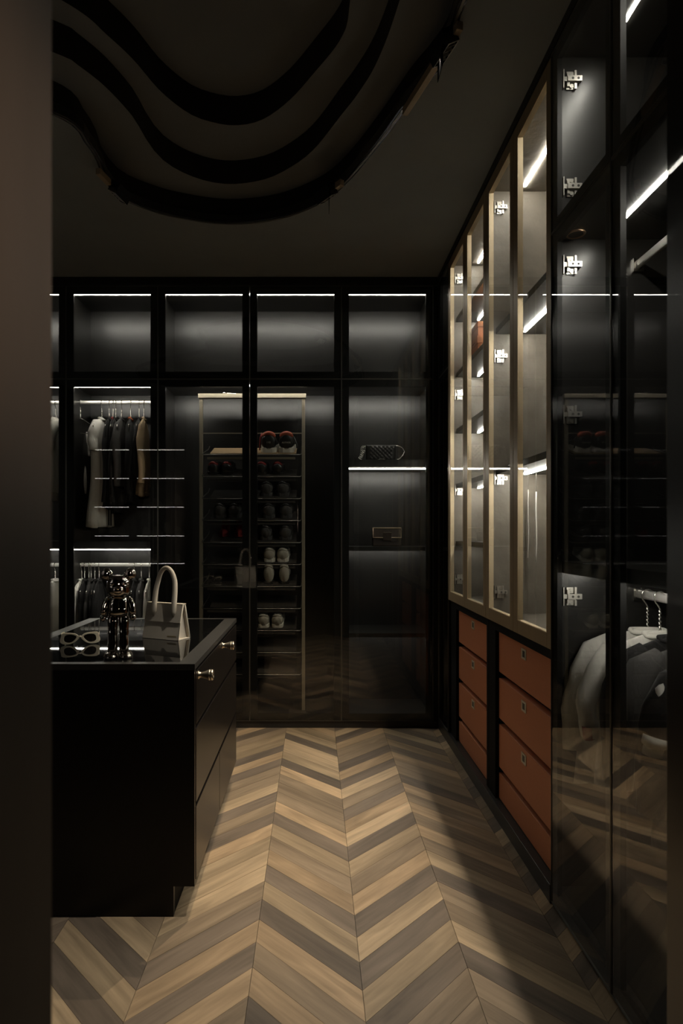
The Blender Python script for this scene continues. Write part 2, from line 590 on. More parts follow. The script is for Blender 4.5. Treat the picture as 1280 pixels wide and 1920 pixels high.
NC = 160
pc, pb, pa = polar(curve_c), polar(curve_b), polar(curve_a)
rect = []
for k in range(NC):
    a = -PI + 2 * PI * (k + 0.5) / NC
    dx, dy = math.cos(a), math.sin(a)
    tx = (2.0 - CC.x) / dx if dx > 0 else (-3.4 - CC.x) / dx
    ty = (4.9 - CC.y) / dy if dy > 0 else (-1.8 - CC.y) / dy
    t = min(tx, ty)
    rect.append((CC.x + t * dx, CC.y + t * dy))


def ring(p, z):
    return [(x, y, z) for x, y in p]


ceil = structure(obj_from(MB().loft([ring(rect, Z1), ring(pc, Z1)], caps=False), 'ceiling', M['ceiling']))
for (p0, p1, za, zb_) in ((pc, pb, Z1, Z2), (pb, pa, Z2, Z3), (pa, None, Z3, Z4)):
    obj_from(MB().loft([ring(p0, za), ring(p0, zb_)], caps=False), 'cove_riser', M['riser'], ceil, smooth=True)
    if p1:
        obj_from(MB().loft([ring(p0, zb_), ring(p1, zb_)], caps=False), 'cove_step', M['cove'], ceil)
obj_from(MB().add(ring(pa, Z4), [tuple(range(NC))]), 'cove_top', M['cove'], ceil)
obj_from(MB().box(-3.4, 2.2, -1.8, 4.9, 3.25, 3.3), 'roof_slab', M['wall'], ceil)

# lighting track along the lip of the cove
track = thing('lighting_track', 'glossy black curved lighting track along the lower lip of the wavy ceiling cove', 'track', (0, 2.0, 2.80))


def offset(p, d):
    out = []
    n = len(p)
    for i in range(n):
        t = (Vector(p[(i + 1) % n]) - Vector(p[i - 1])).normalized()
        nrm = Vector((-t.y, t.x))            # inward for a counter-clockwise loop
        out.append((p[i][0] + nrm.x * d, p[i][1] + nrm.y * d))
    return out


p_in, p_out = offset(pc, 0.026), offset(pc, 0.002)
obj_from(MB().loft([[(p_out[i][0], p_out[i][1], 2.795), (p_in[i][0], p_in[i][1], 2.795), (p_in[i][0], p_in[i][1], 2.835), (p_out[i][0], p_out[i][1], 2.835)] for i in range(NC)], closed=True), 'rail', M['track'], track, bevel=0.002)
g_in, g_out = offset(pc, 0.018), offset(pc, 0.010)
obj_from(MB().loft([[(g_out[i][0], g_out[i][1], 2.793), (g_in[i][0], g_in[i][1], 2.793), (g_in[i][0], g_in[i][1], 2.7962), (g_out[i][0], g_out[i][1], 2.7962)] for i in range(NC)], closed=True), 'copper_line', M['edge'], track)


def track_spot(px, py, rz, label, tilt, head_at, lit_lip_strips, inward):
    """rectangular louvred head beside tan strips that stand for lamp-lit lip; local x runs along the track, the head looks down"""
    Y = F * (2.79 - H) / (CY - py)
    p = Vector(((px - CX) * Y / F, Y, 2.79))
    t = thing('track_spotlight', label, 'spotlight', p, rz, 'louvred spotlights on the ceiling track')
    for x0, x1 in lit_lip_strips:
        obj_from(MB().box(x0, x1, -0.011, 0.011, -0.024, 0.003), 'adapter', M['adapter'], t, bevel=0.002, local=True)  # tan box standing in for a stretch of lip lit by the lamp
    R = Matrix.Rotation(tilt, 4, 'X')
    T = Matrix.Translation((head_at, inward * .030, -0.006))
    hd = MB()
    a, b, d, w = 0.052, 0.022, 0.045, 0.0025
    hd.box(-a, a, -b, -b + w, -d, 0).box(-a, a, b - w, b, -d, 0).box(-a, -a + w, -b + w, b - w, -d, 0).box(a - w, a, -b + w, b - w, -d, 0).box(-a, a, -b, b, 0, w)
    obj_from(hd.xf(T @ R), 'head', M['track'], t, local=True)
    lv = MB()
    for k in range(1, 5):
        x = -a + 2 * a * k / 5
        lv.box(x - 0.0012, x + 0.0012, -b + w, b - w, -d, -d + 0.016)
    lv.box(-a, a, -b, -b + 0.004, -d - 0.001, -d).box(-a, a, b - 0.004, b, -d - 0.001, -d)
    lv.box(-a, -a + 0.004, -b + .004, b - .004, -d - 0.001, -d).box(a - 0.004, a, -b + .004, b - .004, -d - 0.001, -d)
    obj_from(lv.xf(T @ R), 'louvre', M['louvre'], t, local=True)
    obj_from(MB().cyl((head_at, 0, -0.010), (head_at, inward * .030, -0.008), 0.007, 12), 'swivel', M['track'], t, local=True, smooth=True)
    return t, p


sA, pA = track_spot(840, 76, math.radians(-74), 'nearest louvred track spotlight, with long tan strips for the lamp-lit lip, right side of the cove', math.radians(30), 0.0, ((-.015, .075), (-.33, -.075)), -1)
sB, pB = track_spot(622, 352, math.radians(-54), 'small louvred track spotlight at the middle bend of the ceiling track', math.radians(30), -.02, ((.035, .075),), -1)
sC, pC = track_spot(211, 345, math.radians(-102), 'louvred track spotlight on the left bend of the track beside the jamb', math.radians(-30), -.03, ((.03, .12),), 1)


def beam(spot, loc, energy, color, aim, size, edge, blend, radius):
    """a head's bulb, and a small black plate added to cut its beam off straight at the floor line x = edge"""
    lamp('bulb', 'SPOT', loc, energy, color, aim, spot_size=math.radians(size), spot_blend=blend, shadow_soft_size=radius)
    x = loc[0] + (edge - loc[0]) * .05 / loc[2] + .0001
    m = MB().box(x, x + .0015, loc[1] - .04, loc[1] + .04, loc[2] - .05, loc[2] + .03)
    inv = Matrix.Translation(spot.location) @ Euler(spot.rotation_euler).to_matrix().to_4x4()
    obj_from(m.xf(inv.inverted()), 'beam_cut_plate', M['cut_plate'], spot, local=True)  # plate added only to shape the beam, no part of the fitting


beam(sA, (pA.x - .028, pA.y, 2.735), 240, NEUTRAL, (0.12, 1.95, 0.0), 64, 0.49, .6, .0012)
beam(sB, (pB.x - .022, pB.y - .01, 2.735), 500, WARM, (-0.10, 2.92, 0.0), 70, 0.50, 1.0, .0016)

# ------------------------------------------------------------------ open glass door leaf at the right of the doorway
leaf = structure(obj_from(MB().box(0.500, 0.508, 0.02, 0.8686, 0.01, 2.70), 'door_1', M['leaf_glass']))

# ------------------------------------------------------------------ doors of the wardrobes
FW = 0.045


def back_door(parent, x0, x1, z0, z1, hinges=()):
    """glass in front of a black frame, plane Y = 3.84"""
    g = 0.0016
    x0, x1, z0, z1 = x0 + g, x1 - g, z0 + g, z1 - g
    f = MB()
    ya, yb = 3.8445, 3.862
    f.box(x0, x0 + FW, ya, yb, z0, z1).box(x1 - FW, x1, ya, yb, z0, z1)
    f.box(x0 + FW, x1 - FW, ya, yb, z0, z0 + FW).box(x0 + FW, x1 - FW, ya, yb, z1 - FW, z1)
    d = obj_from(f, 'door', M['black'], parent)
    obj_from(MB().box(x0 + .002, x1 - .002, 3.840, 3.8442, z0 + .002, z1 - .002), 'pane', M['pane'], d)
    e = MB()
    e.box(x0, x0 + .002, 3.838, 3.8445, z0, z1).box(x1 - .002, x1, 3.838, 3.8445, z0, z1)
    e.box(x0 + .002, x1 - .002, 3.838, 3.8445, z0, z0 + .002).box(x0 + .002, x1 - .002, 3.838, 3.8445, z1 - .002, z1)
    obj_from(e, 'edge_trim', M['edge'], d)
    return d


def hinge(parent, X, Y, Z, sc=1.0):
    """concealed hinge on a side panel facing -Y; X is the door side"""
    h = MB()
    h.box(0, 0.003, -0.014, 0, -0.030, 0.030)                       # cup flange on the door
    h.box(0.003, 0.016, -0.012, -0.004, -0.007, 0.007)              # arm root
    h.box(0.014, 0.044, -0.004, 0, 0.010, 0.029).box(0.014, 0.044, -0.004, 0, -0.029, -0.010)
    h.box(0.014, 0.060, -0.016, -0.003, -0.0085, 0.0085)            # arm
    h.box(0.014, 0.022, -0.010, -0.004, -0.022, 0.022)
    h.box(0.038, 0.045, -0.010, -0.004, 0.008, 0.030).box(0.038, 0.045, -0.010, -0.004, -0.030, -0.012)
    h.cyl((0.029, -0.008, 0.020), (0.029, -0.003, 0.020), 0.0065, 10).cyl((0.029, -0.008, -0.020), (0.029, -0.003, -0.020), 0.0065, 10)
    o = obj_from(h.xf(Matrix.Translation((X, Y, Z)) @ Matrix.Scale(sc, 4)), 'hinge', M['hinge'], parent)
    return o


def hinge_screws(parent, pts):
    for X, Y, Z in pts:
        for dx in (.030, .048):
            obj_from(MB().cyl((X + dx, Y - 0.0165, Z), (X + dx, Y - 0.0155, Z), 0.0042, 8), 'hinge_screw', M['screw'], parent)


def right_door(parent, y0, y1, z0, z1, hz=(), hy=None, hx=0.808, frame='black', pane='pane', w=0.038):
    g = 0.0016
    y0, y1, z0, z1 = y0 + g, y1 - g, z0 + g, z1 - g
    f = MB()
    xa, xb = 0.7845, 0.800
    f.box(xa, xb, y0, y0 + w, z0, z1).box(xa, xb, y1 - w, y1, z0, z1)
    f.box(xa, xb, y0 + w, y1 - w, z0, z0 + w).box(xa, xb, y0 + w, y1 - w, z1 - w, z1)
    d = obj_from(f, 'door', M[frame], parent)
    obj_from(MB().box(0.780, 0.7842, y0 + .002, y1 - .002, z0 + .002, z1 - .002), 'pane', M[pane], d)
    e = MB()
    e.box(0.778, 0.7845, y0, y0 + .002, z0, z1).box(0.778, 0.7845, y1 - .002, y1, z0, z1)
    e.box(0.778, 0.7845, y0 + .002, y1 - .002, z0, z0 + .002).box(0.778, 0.7845, y0 + .002, y1 - .002, z1 - .002, z1)
    obj_from(e, 'edge_trim', M['edge'], d)
    for z in hz:
        hinge(d, hx, hy, z)
    if hz:
        hinge_screws(d, [(hx, hy, z) for z in hz])
    return d


def led_bar(parent, x0, x1, y0, y1, z0, z1, m='led_back', name='led_strip'):
    return obj_from(MB().box(x0, x1, y0, y1, z0, z1), name, M[m], parent)


def flat_rod(parent, a, b, hz=0.0125, hd=0.007):
    """oval rod from a to b (along x or y)"""
    a, b = Vector(a), Vector(b)
    t = (b - a).normalized()
    side = Vector((-t.y, t.x, 0))
    rings = []
    for p in (a, b):
        rings.append([p + side * hd * math.cos(2 * PI * k / 16) + Vector((0, 0, 1)) * hz * math.copysign(abs(math.sin(2 * PI * k / 16)) ** 0.6, math.sin(2 * PI * k / 16)) for k in range(16)])
    return obj_from(MB().loft(rings), 'clothes_rod', M['rod'], parent, smooth=False, bevel=0.0)


# ------------------------------------------------------------------ back wardrobes
XB = [(x - CX) * YB / F for x in (-220, -48, 124, 296, 468, 640, 812)]
ZT, ZM, ZBOT = 2.771, 2.186, 0.043
YK = 4.22


def back_unit(name, label, i0, i1, lowled=2.152):
    x0, x1 = XB[i0], XB[i1]
    t = thing(name, label, 'wardrobe', ((x0 + x1) / 2, 3.86, 0.042))
    c, k = 'charcoal', 'black'
    obj_from(MB().box(x0 + .001, x0 + .018, 3.864, YK, ZBOT, ZT), 'side_panel', M[c], t)
    obj_from(MB().box(x1 - .018, x1 - .001, 3.864, YK, ZBOT, ZT), 'side_panel', M[c], t)
    obj_from(MB().box(x0 + .001, x1 - .001, YK, YK + .02, ZBOT, ZT), 'back_panel', M[c], t)
    obj_from(MB().box(x0 + .018, x1 - .018, 3.864, YK, 2.745, ZT), 'top_panel', M[c], t)
    obj_from(MB().box(x0 + .018, x1 - .018, 3.864, YK, ZBOT, 0.082), 'bottom_panel', M[c], t)
    obj_from(MB().box(x0 + .018, x1 - .018, 3.864, YK, 2.1655, 2.205), 'shelf', M[c], t)
    led_bar(t, x0 + .02, x1 - .02, 3.878, 3.892, 2.7310, 2.7380)
    obj_from(MB().box(x0 + .02, x1 - .02, 3.880, 3.890, 2.738, 2.7455), 'led_profile', M['edge'], t)
    led_bar(t, x0 + .02, x1 - .02, 3.878, 3.890, lowled, lowled + .007)
    obj_from(MB().box(x0 + .02, x1 - .02, 3.880, 3.888, lowled + .007, 2.1655), 'led_profile', M['edge'], t)
    for i in range(i0, i1):
        back_door(t, XB[i], XB[i + 1], ZM, ZT)
        back_door(t, XB[i], XB[i + 1], ZBOT, ZM)
    return t


u0 = back_unit('glass_wardrobe', 'black glass-fronted wardrobe at the far left, mostly hidden behind the jamb', 0, 2, 2.1452)
u1 = back_unit('glass_wardrobe', 'black glass-fronted wardrobe with two rods of hanging clothes, behind the island', 2, 3, 2.1452)
u2 = back_unit('glass_wardrobe', 'wide black two-door glass wardrobe holding the tall shoe rack', 3, 5)
u3 = back_unit('glass_wardrobe', 'black glass-fronted display wardrobe with two handbags on its shelves, in the far corner', 5, 6)

for u, (xa, xb) in ((u0, (XB[0], XB[2])), (u1, (XB[2], XB[3]))):
    flat_rod(u, (xa + .019, 4.03, 2.080), (xb - .019, 4.03, 2.080))
    obj_from(MB().box(xa + .018, xb - .018, 3.864, YK, 1.126, 1.170), 'shelf', M['charcoal'], u)
    led_bar(u, xa + .02, xb - .02, 3.872, 3.884, 1.1155, 1.1195)
    obj_from(MB().box(xa + .02, xb - .02, 3.874, 3.882, 1.1195, 1.126), 'led_profile', M['edge'], u)
    flat_rod(u, (xa + .019, 4.03, 1.013), (xb - .019, 4.03, 1.013))

xa, xb = XB[5] + .018, XB[6] - .018
obj_from(MB().box(xa, xb, 3.866, YK, 1.640, 1.685), 'shelf', M['charcoal'], u3)
led_bar(u3, xa + .002, xb - .002, 3.870, 3.884, 1.6255, 1.6325)
obj_from(MB().box(xa + .002, xb - .002, 3.872, 3.880, 1.6325, 1.640), 'led_profile', M['edge'], u3)
for zt in (1.135, 0.590):
    s_ = MB().box(xa, xb, 3.880, YK, zt - .016, zt).box(xa, xb, 3.866, 3.880, zt - .026, zt)
    obj_from(s_, 'shelf', M['charcoal'], u3)
    led_bar(u3, xa + .002, xb - .002, 3.884, 3.906, zt - .024, zt - .0165, 'led_dim')

# narrow glass cabinet turning the corner onto the right wall
cu = thing('corner_cabinet', 'narrow black glass-fronted cabinet in the far right corner, beside the tan-framed cabinet', 'cabinet', (0.95, 3.70, 0.062))
obj_from(MB().box(0.802, 1.20, 3.560, 3.575, 0.066, 2.79), 'side_panel', M['charcoal'], cu)
obj_from(MB().box(0.802, 1.20, 3.822, 3.837, 0.066, 2.79), 'side_panel', M['charcoal'], cu)
obj_from(MB().box(1.20, 1.215, 3.560, 3.837, 0.066, 2.79), 'back_panel', M['charcoal'], cu)
for z0, z1 in ((0.066, 0.085), (2.165, 2.205), (2.77, 2.79), (1.115, 1.135)):
    obj_from(MB().box(0.802, 1.20, 3.575, 3.822, z0, z1), 'shelf', M['charcoal'], cu)
right_door(cu, 3.560, 3.837, ZM, 2.79, w=0.03)
right_door(cu, 3.560, 3.837, 0.066, ZM, w=0.03)
led_bar(cu, 0.93, 0.945, 3.60, 3.80, 2.762, 2.769, 'led_dim')
# slim black post that closes the corner
structure(obj_from(MB().box(XB[6], 0.7775, 3.846, 3.90, 0.043, 2.771), 'trim_3', M['black']))

# ------------------------------------------------------------------ right wall: tan framed cabinets
TZ0, TZ1 = 0.835, 2.790
TY = [3.554, 3.170, 2.785, 2.401, 2.018]


def tan_door(parent, y0, y1, hz=(), hy=None):
    g = 0.0015
    y0, y1, z0, z1 = y0 + g, y1 - g, TZ0 + g, TZ1 - g
    w = 0.050
    f = MB()
    xa, xb = 0.780, 0.799
    f.box(xa, xb, y0, y0 + w * .72, z0, z1).box(xa, xb, y1 - w, y1, z0, z1)
    f.box(xa, xb, y0 + w * .72, y1 - w, z0, z0 + w).box(xa, xb, y0 + w * .72, y1 - w, z1 - w, z1)
    d = obj_from(f, 'door', M['tan_metal'], parent, bevel=0.0012)
    ya, yb, za, zb_ = y0 + w * .72, y1 - w, z0 + w, z1 - w
    rv = MB().box(xa, .8005, yb - .0025, yb - .0002, za, zb_).box(xa, .8005, ya + .0002, ya + .0025, za, zb_)
    rv.box(xa, .8005, ya + .0025, yb - .0025, za + .0002, za + .003).box(xa, .8005, ya + .0025, yb - .0025, zb_ - .003, zb_ - .0002)
    obj_from(rv, 'lit_reveal', M['tan_lit'], d)  # inner frame edges made paler to carry the LED light
    obj_from(MB().box(0.7815, 0.7855, ya + .0026, yb - .0026, za + .0031, zb_ - .0031), 'pane', M['pane'], d)
    for z in hz:
        hinge(d, 0.812, hy, z, 0.95)
    if hz:
        hinge_screws(d, [(0.812, hy, z) for z in hz])
    return d


HZ = (2.688, 2.018, 1.468, 0.956)


def tan_unit(label, ya, yb, shelves, doors):
    """ya far side, yb near side"""
    t = thing('display_cabinet', label, 'cabinet', (0.96, (ya + yb) / 2, TZ0))
    m = M['taupe']
    obj_from(MB().box(0.801, 1.13, ya - .016, ya - .001, TZ0, TZ1), 'side_panel', m, t)
    obj_from(MB().box(0.801, 1.13, yb + .001, yb + .016, TZ0, TZ1), 'side_panel', m, t)
    obj_from(MB().box(1.13, 1.146, yb + .001, ya - .001, TZ0, TZ1), 'back_panel', m, t)
    obj_from(MB().box(0.801, 1.13, yb + .016, ya - .016, 2.763, TZ1), 'top_panel', m, t)
    obj_from(MB().box(0.801, 1.13, yb + .016, ya - .016, TZ0, 0.858), 'bottom_panel', m, t)
    for z in shelves:
        obj_from(MB().box(0.822, 1.13, yb + .016, ya - .016, z, z + .026), 'shelf', M['charcoal'], t)
    for z in list(shelves) + [2.763]:
        if z < 1.2:
            led_bar(t, 0.93, 0.944, yb + .05, ya - .062, z - .004, z + .0005, 'led_dim')
        else:
            led_bar(t, 0.932, 0.942, yb + .05, ya - .062, z - .005, z + .0005, 'led_tan')
    tan_door(t, doors[1], doors[0], HZ, ya - .0165)
    tan_door(t, doors[2], doors[1])
    return t


t1 = tan_unit('far tan-framed glass display cabinet with closely spaced lit shelves and orange boxes', TY[0], TY[2], (2.437, 2.119, 1.795, 1.480, 1.150), (TY[0], TY[1], TY[2]))
t2 = tan_unit('near tan-framed glass display cabinet with widely spaced lit shelves, nearly empty', TY[2], TY[4], (2.119, 1.485), (TY[2], TY[3], TY[4]))


# ------------------------------------------------------------------ drawer units below
def drawer_unit(label, c0, c1, d0, d1):
    t = thing('drawer_chest', label, 'drawers', (1.0, (c0 + c1) / 2, 0.063))
    cs = MB()
    cs.box(0.795, 1.30, c0, d0 - .002, 0.063, 0.832).box(0.795, 1.30, d1 + .002, c1, 0.063, 0.832)
    cs.box(0.795, 1.30, d0 - .002, d1 + .002, 0.797, 0.832)
    cs.box(0.845, 1.30, d0 - .002, d1 + .002, 0.063, 0.797)
    obj_from(cs, 'carcass', M['black_matt'], t)
    for z0, z1, pull in ((0.615, 0.791, 1), (0.413, 0.589, 1), (0.200, 0.388, 1), (0.064, 0.176, 0)):
        d = obj_from(MB().box(0.810, 0.843, d0, d1, z0, z1), 'drawer', M['orange'], t, bevel=0.0025)
        if pull:
            ym, zc = (d0 + d1) / 2 - .008, z1 - 0.037
            p = MB()
            a, b, r = 0.026, 0.0205, 0.008
            p.box(0.8075, 0.8105, ym - a, ym + a, zc + b - r, zc + b).box(0.8075, 0.8105, ym - a, ym + a, zc - b, zc - b + r)
            p.box(0.8075, 0.8105, ym - a, ym - a + .012, zc - b + r, zc + b - r).box(0.8075, 0.8105, ym + a - .012, ym + a, zc - b + r, zc + b - r)
            obj_from(p, 'pull', M['pull'], d, bevel=0.001)
            obj_from(MB().box(0.8092, 0.8101, ym - a + .012, ym + a - .012, zc - b + r, zc + b - r), 'finger_recess', M['screw'], d)
    return t


drawer_unit('far chest of four tan leather drawers under the tan-framed cabinet', 2.790, 3.552, 2.823, 3.425)
drawer_unit('near chest of four tan leather drawers beside the black wardrobe with clothes', 2.020, 2.785, 2.060, 2.684)

# ------------------------------------------------------------------ right wall: black wardrobe with hanging clothes
rw = thing('glass_wardrobe', 'black glass wardrobe on the right wall with shirts on a low rod, nearest the viewer', 'wardrobe', (1.05, 1.6, 0.0))
RY0, RY1 = 1.20, 2.016
obj_from(MB().box(0.802, 1.36, 2.000, 2.0155, 0.004, 2.79), 'side_panel', M['charcoal'], rw)
obj_from(MB().box(0.802, 1.36, RY0, RY0 + .016, 0.004, 2.79), 'side_panel', M['charcoal'], rw)
obj_from(MB().box(1.36, 1.376, RY0, 2.0155, 0.004, 2.79), 'back_panel', M['charcoal'], rw)
obj_from(MB().box(0.802, 1.36, RY0 + .016, 2.000, 2.772, 2.79), 'top_panel', M['charcoal'], rw)
obj_from(MB().box(0.802, 1.36, RY0 + .016, 2.000, 0.004, 0.07), 'bottom_panel', M['charcoal'], rw)
obj_from(MB().box(0.802, 1.36, RY0 + .016, 2.000, 2.178, 2.215), 'shelf', M['charcoal'], rw)
obj_from(MB().box(0.802, 1.36, RY0 + .016, 2.000, 1.092, 1.130), 'shelf', M['charcoal'], rw)
led_bar(rw, 0.936, 0.947, RY0 + .05, 1.872, 2.7685, 2.7725, 'led_right')
led_bar(rw, 0.936, 0.947, RY0 + .05, 1.872, 2.1745, 2.1785, 'led_right')
led_bar(rw, 0.936, 0.947, RY0 + .05, 1.872, 1.083, 1.0925, 'led_low')
flat_rod(rw, (1.055, RY0 + .017, 2.095), (1.055, 1.999, 2.095), hz=0.015, hd=0.008)
flat_rod(rw, (1.055, RY0 + .017, 1.025), (1.055, 1.999, 1.025), hz=0.015, hd=0.008)
for z in (2.095, 1.025):
    b = MB()
    b.box(1.038, 1.072, 1.990, 1.9995, z - .024, z - .016).box(1.038, 1.045, 1.990, 1.9995, z - .016, z + .018).box(1.065, 1.072, 1.990, 1.9995, z - .016, z + .018)
    obj_from(b, 'rod_bracket', M['chrome'], rw)
right_door(rw, 1.610, RY1, 2.200, 2.79, (2.693, 2.345), 1.9995)
right_door(rw, 1.610, RY1, 0.01, 2.200, (2.092, 1.606, 1.015), 1.9995)
right_door(rw, RY0, 1.610, 2.200, 2.79)
right_door(rw, RY0, 1.610, 0.01, 2.200)
puck = MB()
pc_ = Vector((0.835, 1.955, 2.171))
puck.tube([pc_ + Vector((0.026 * math.cos(2 * PI * k / 24), 0.026 * math.sin(2 * PI * k / 24), 0.003)) for k in range(24)], 0.004, 6, closed=True)
po = obj_from(puck, 'puck_light', M['copper'], rw, smooth=True)
obj_from(MB().cyl(pc_ + Vector((0, 0, 0.002)), pc_ + Vector((0, 0, 0.0068)), 0.024, 20), 'puck_lens', M['puck'], po)

# ------------------------------------------------------------------ island
IX0, IX1, IY0, IY1, IZ = -1.096, -0.3775, 1.949, 3.000, 0.805
isl = thing('island_chest', 'black lacquered island chest with mirrored glass top, left of the chevron aisle', 'island', ((IX0 + IX1) / 2, (IY0 + IY1) / 2, 0))
b = MB()
b.prism([(IX0 + .02, 0.0), (-0.446, 0.0), (-0.446, 0.0966), (IX1 - .002, 0.0966), (IX1 - .002, 0.785), (IX0 + .02, 0.785)], 'y', IY0 + .002, IY0 + .020)
obj_from(b, 'front_panel', M['island_black'], isl)
b = MB().box(IX0 + .02, IX1 - .024, IY0 + .020, IY1 - .01, 0.0966, 0.785)
obj_from(b, 'carcass', M['black_matt'], isl)
obj_from(MB().box(IX0 + .07, -0.447, IY0 + .020, IY1 - .07, 0.0, 0.096), 'plinth', M['black_matt'], isl)
tf = MB()
bw = 0.055
tf.box(IX0, IX0 + bw, IY0, IY1, 0.7855, IZ).box(IX1 - bw, IX1, IY0, IY1, 0.7855, IZ)
tf.box(IX0 + bw, IX1 - bw, IY0, IY0 + .03, 0.7855, IZ).box(IX0 + bw, IX1 - bw, IY1 - .03, IY1, 0.7855, IZ)
obj_from(tf, 'top_frame', M['topframe'], isl, bevel=0.001)
obj_from(MB().box(IX0 + bw, IX1 - bw, IY0 + .03, IY1 - .03, 0.7855, IZ - .0005), 'glass_top', M['tabletop'], isl)


def island_drawer(y0, y1, z0, z1, knobs=()):
    d = obj_from(MB().box(IX1 - .022, IX1, y0, y1, z0, z1), 'drawer', M['drawer_black'], isl, bevel=0.0015)
    for y in knobs:
        k = MB()
        prof = [(0.0, 0.013), (0.002, 0.0135), (0.004, 0.010), (0.012, 0.0095), (0.024, 0.0125), (0.034, 0.0165), (0.036, 0.0178), (0.0385, 0.0178), (0.0390, 0.0165), (0.0405, 0.0165), (0.041, 0.0178), (0.047, 0.0176), (0.050, 0.0155), (0.0505, 0.009), (0.048, 0.0085), (0.048, 0.0005)]
        rings = [[(IX1 + x, y + r * math.cos(2 * PI * j / 28), 0.7575 + r * math.sin(2 * PI * j / 28)) for j in range(28)] for x, r in prof]
        obj_from(k.loft(rings), 'knob', M['knob'], d, smooth=True)
    return d


island_drawer(IY0 + .022, IY1 - .012, 0.605, 0.776, (2.005, 2.53))
island_drawer(IY0 + .022, IY1 - .012, 0.355, 0.592)
island_drawer(IY0 + .022, 2.458, 0.108, 0.342)
island_drawer(2.463, IY1 - .012, 0.108, 0.342)

# ------------------------------------------------------------------ chrome bear figurine
bx, by = at(222, 1230, 2.055).xy
bear = thing('bear_figurine', 'tall mirror-chrome bear figurine standing between the sunglasses and the cream handbag', 'figurine', (bx, by, IZ), math.radians(14))


def blob(rings, n=24, p=0.8):
    """rings: (cx, cy, z, rx, ry)"""
    out = []
    for cx, cy, z, rx, ry in rings:
        out.append([(cx + rx * math.copysign(abs(math.cos(2 * PI * j / n)) ** p, math.cos(2 * PI * j / n)), cy + ry * math.copysign(abs(math.sin(2 * PI * j / n)) ** p, math.sin(2 * PI * j / n)), z) for j in range(n)])
    return MB().loft(out)


def bear_part(mb, name):
    return obj_from(mb, name, M['bear'], bear, smooth=True, local=True)


hd = blob([(0, 0, .205, .012, .010), (0, 0, .2055, .026, .024), (0, 0, .211, .034, .030), (0, 0, .222, .0375, .034), (0, 0, .240, .0375, .035), (0, 0, .256, .036, .034), (0, 0, .267, .031, .030), (0, 0, .274, .022, .021), (0, 0, .2765, .010, .009)])
hd.ell((0, -.034, .228), .020, .014, .0145).ell((0, -.047, .234), .0065, .004, .0045, 10, 8)
hd.ell((-.017, -.0335, .2485), .0045, .003, .006, 10, 8).ell((.017, -.0335, .2485), .0045, .003, .006, 10, 8)
bear_part(hd, 'head')
for s in (-1, 1):
    e = MB().ell((s * .0375, .002, .279), .019, .0095, .020).ell((s * .0375, -.0075, .279), .0125, .004, .0135, 14, 8)
    bear_part(e, 'ear')
bear_part(blob([(0, 0, .2045, .012, .011), (0, 0, .203, .022, .018), (0, 0, .197, .029, .022), (0, 0, .186, .031, .025), (0, -.002, .168, .0325, .028), (0, -.003, .152, .033, .029), (0, 0, .142, .032, .026), (0, 0, .138, .028, .022)]), 'torso')
for s in (-1, 1):
    am = MB().tube([(s * .029, 0, .196), (s * .037, -.001, .190), (s * .043, -.003, .174), (s * .046, -.007, .156), (s * .047, -.011, .143)], [.010, .0115, .0115, .0105, .0095], 14)
    am.ell((s * .0475, -.015, .134), .0105, .012, .012, 14, 10)
    bear_part(am, 'arm')
    lg = blob([(s * .0175, 0, .141, .0135, .016), (s * .0178, 0, .135, .0165, .021), (s * .018, 0, .115, .0170, .021), (s * .018, 0, .098, .0160, .019), (s * .018, 0, .092, .0150, .018), (s * .018, -.001, .085, .0165, .020), (s * .018, 0, .074, .0150, .018), (s * .018, 0, .050, .0160, .019), (s * .0185, 0, .028, .0160, .019), (s * .019, 0, .014, .0150, .018)])
    lg.loft([[(s * .024 + rx * math.cos(2 * PI * j / 24), cy + ry * math.sin(2 * PI * j / 24), z) for j in range(24)] for cy, z, rx, ry in ((-.008, 0.0, .020, .029), (-.009, .002, .0225, .032), (-.009, .009, .0225, .031), (-.006, .016, .019, .026), (0, .021, .014, .016))])
    bear_part(lg, 'leg')

# ------------------------------------------------------------------ cream top-handle handbag
hb = thing('handbag', 'cream leather top-handle handbag with rounded arch handle, on the island glass', 'handbag', (-0.585, 2.437, IZ), math.radians(-25))
BWH, BH = 0.0865, 0.136


def bag_y(z, sgn):
    return sgn * (0.040 + (0.006 - 0.040) * z / BH)


def slab(x0, x1, z0, z1, sgn, t0, t1):
    """slanted panel following the bag's front (sgn -1) or back (+1)"""
    m = MB()
    v = []
    for x in (x0, x1):
        for z in (z0, z1):
            for t in (t0, t1):
                v.append((x, bag_y(z, sgn) + sgn * t, z))
    m.add(v, [(0, 1, 3, 2), (4, 6, 7, 5), (0, 4, 5, 1), (2, 3, 7, 6), (0, 2, 6, 4), (1, 5, 7, 3)])
    return m


obj_from(slab(-BWH, BWH, 0.0, BH, -1, -.005, 0), 'front_panel', M['bag'], hb, local=True, bevel=0.0012)
obj_from(slab(-BWH, BWH, 0.0, BH, 1, -.005, 0), 'back_panel', M['bag'], hb, local=True, bevel=0.0012)
for s in (-1, 1):
    xg = s * (BWH - .014)
    obj_from(MB().prism([(-.0340, .003), (.0340, .003), (.0035, BH - .012), (-.0035, BH - .012)], 'x', xg - .0015, xg + .0015), 'gusset', M['bag'], hb, local=True)
    obj_from(MB().tube([(s * BWH, -.0395, .001), (s * BWH, -.0075, BH - .002)], .0012, 6).tube([(s * BWH, .0395, .001), (s * BWH, .0075, BH - .002)], .0012, 6), 'edge_piping', M['bag_edge'], hb, local=True, smooth=True)
obj_from(MB().box(-BWH, BWH, -.036, .036, 0.0, .004), 'base', M['bag'], hb, local=True)
fl = slab(-BWH - .001, BWH + .001, 0.066, BH + .002, -1, .0006, .0048)
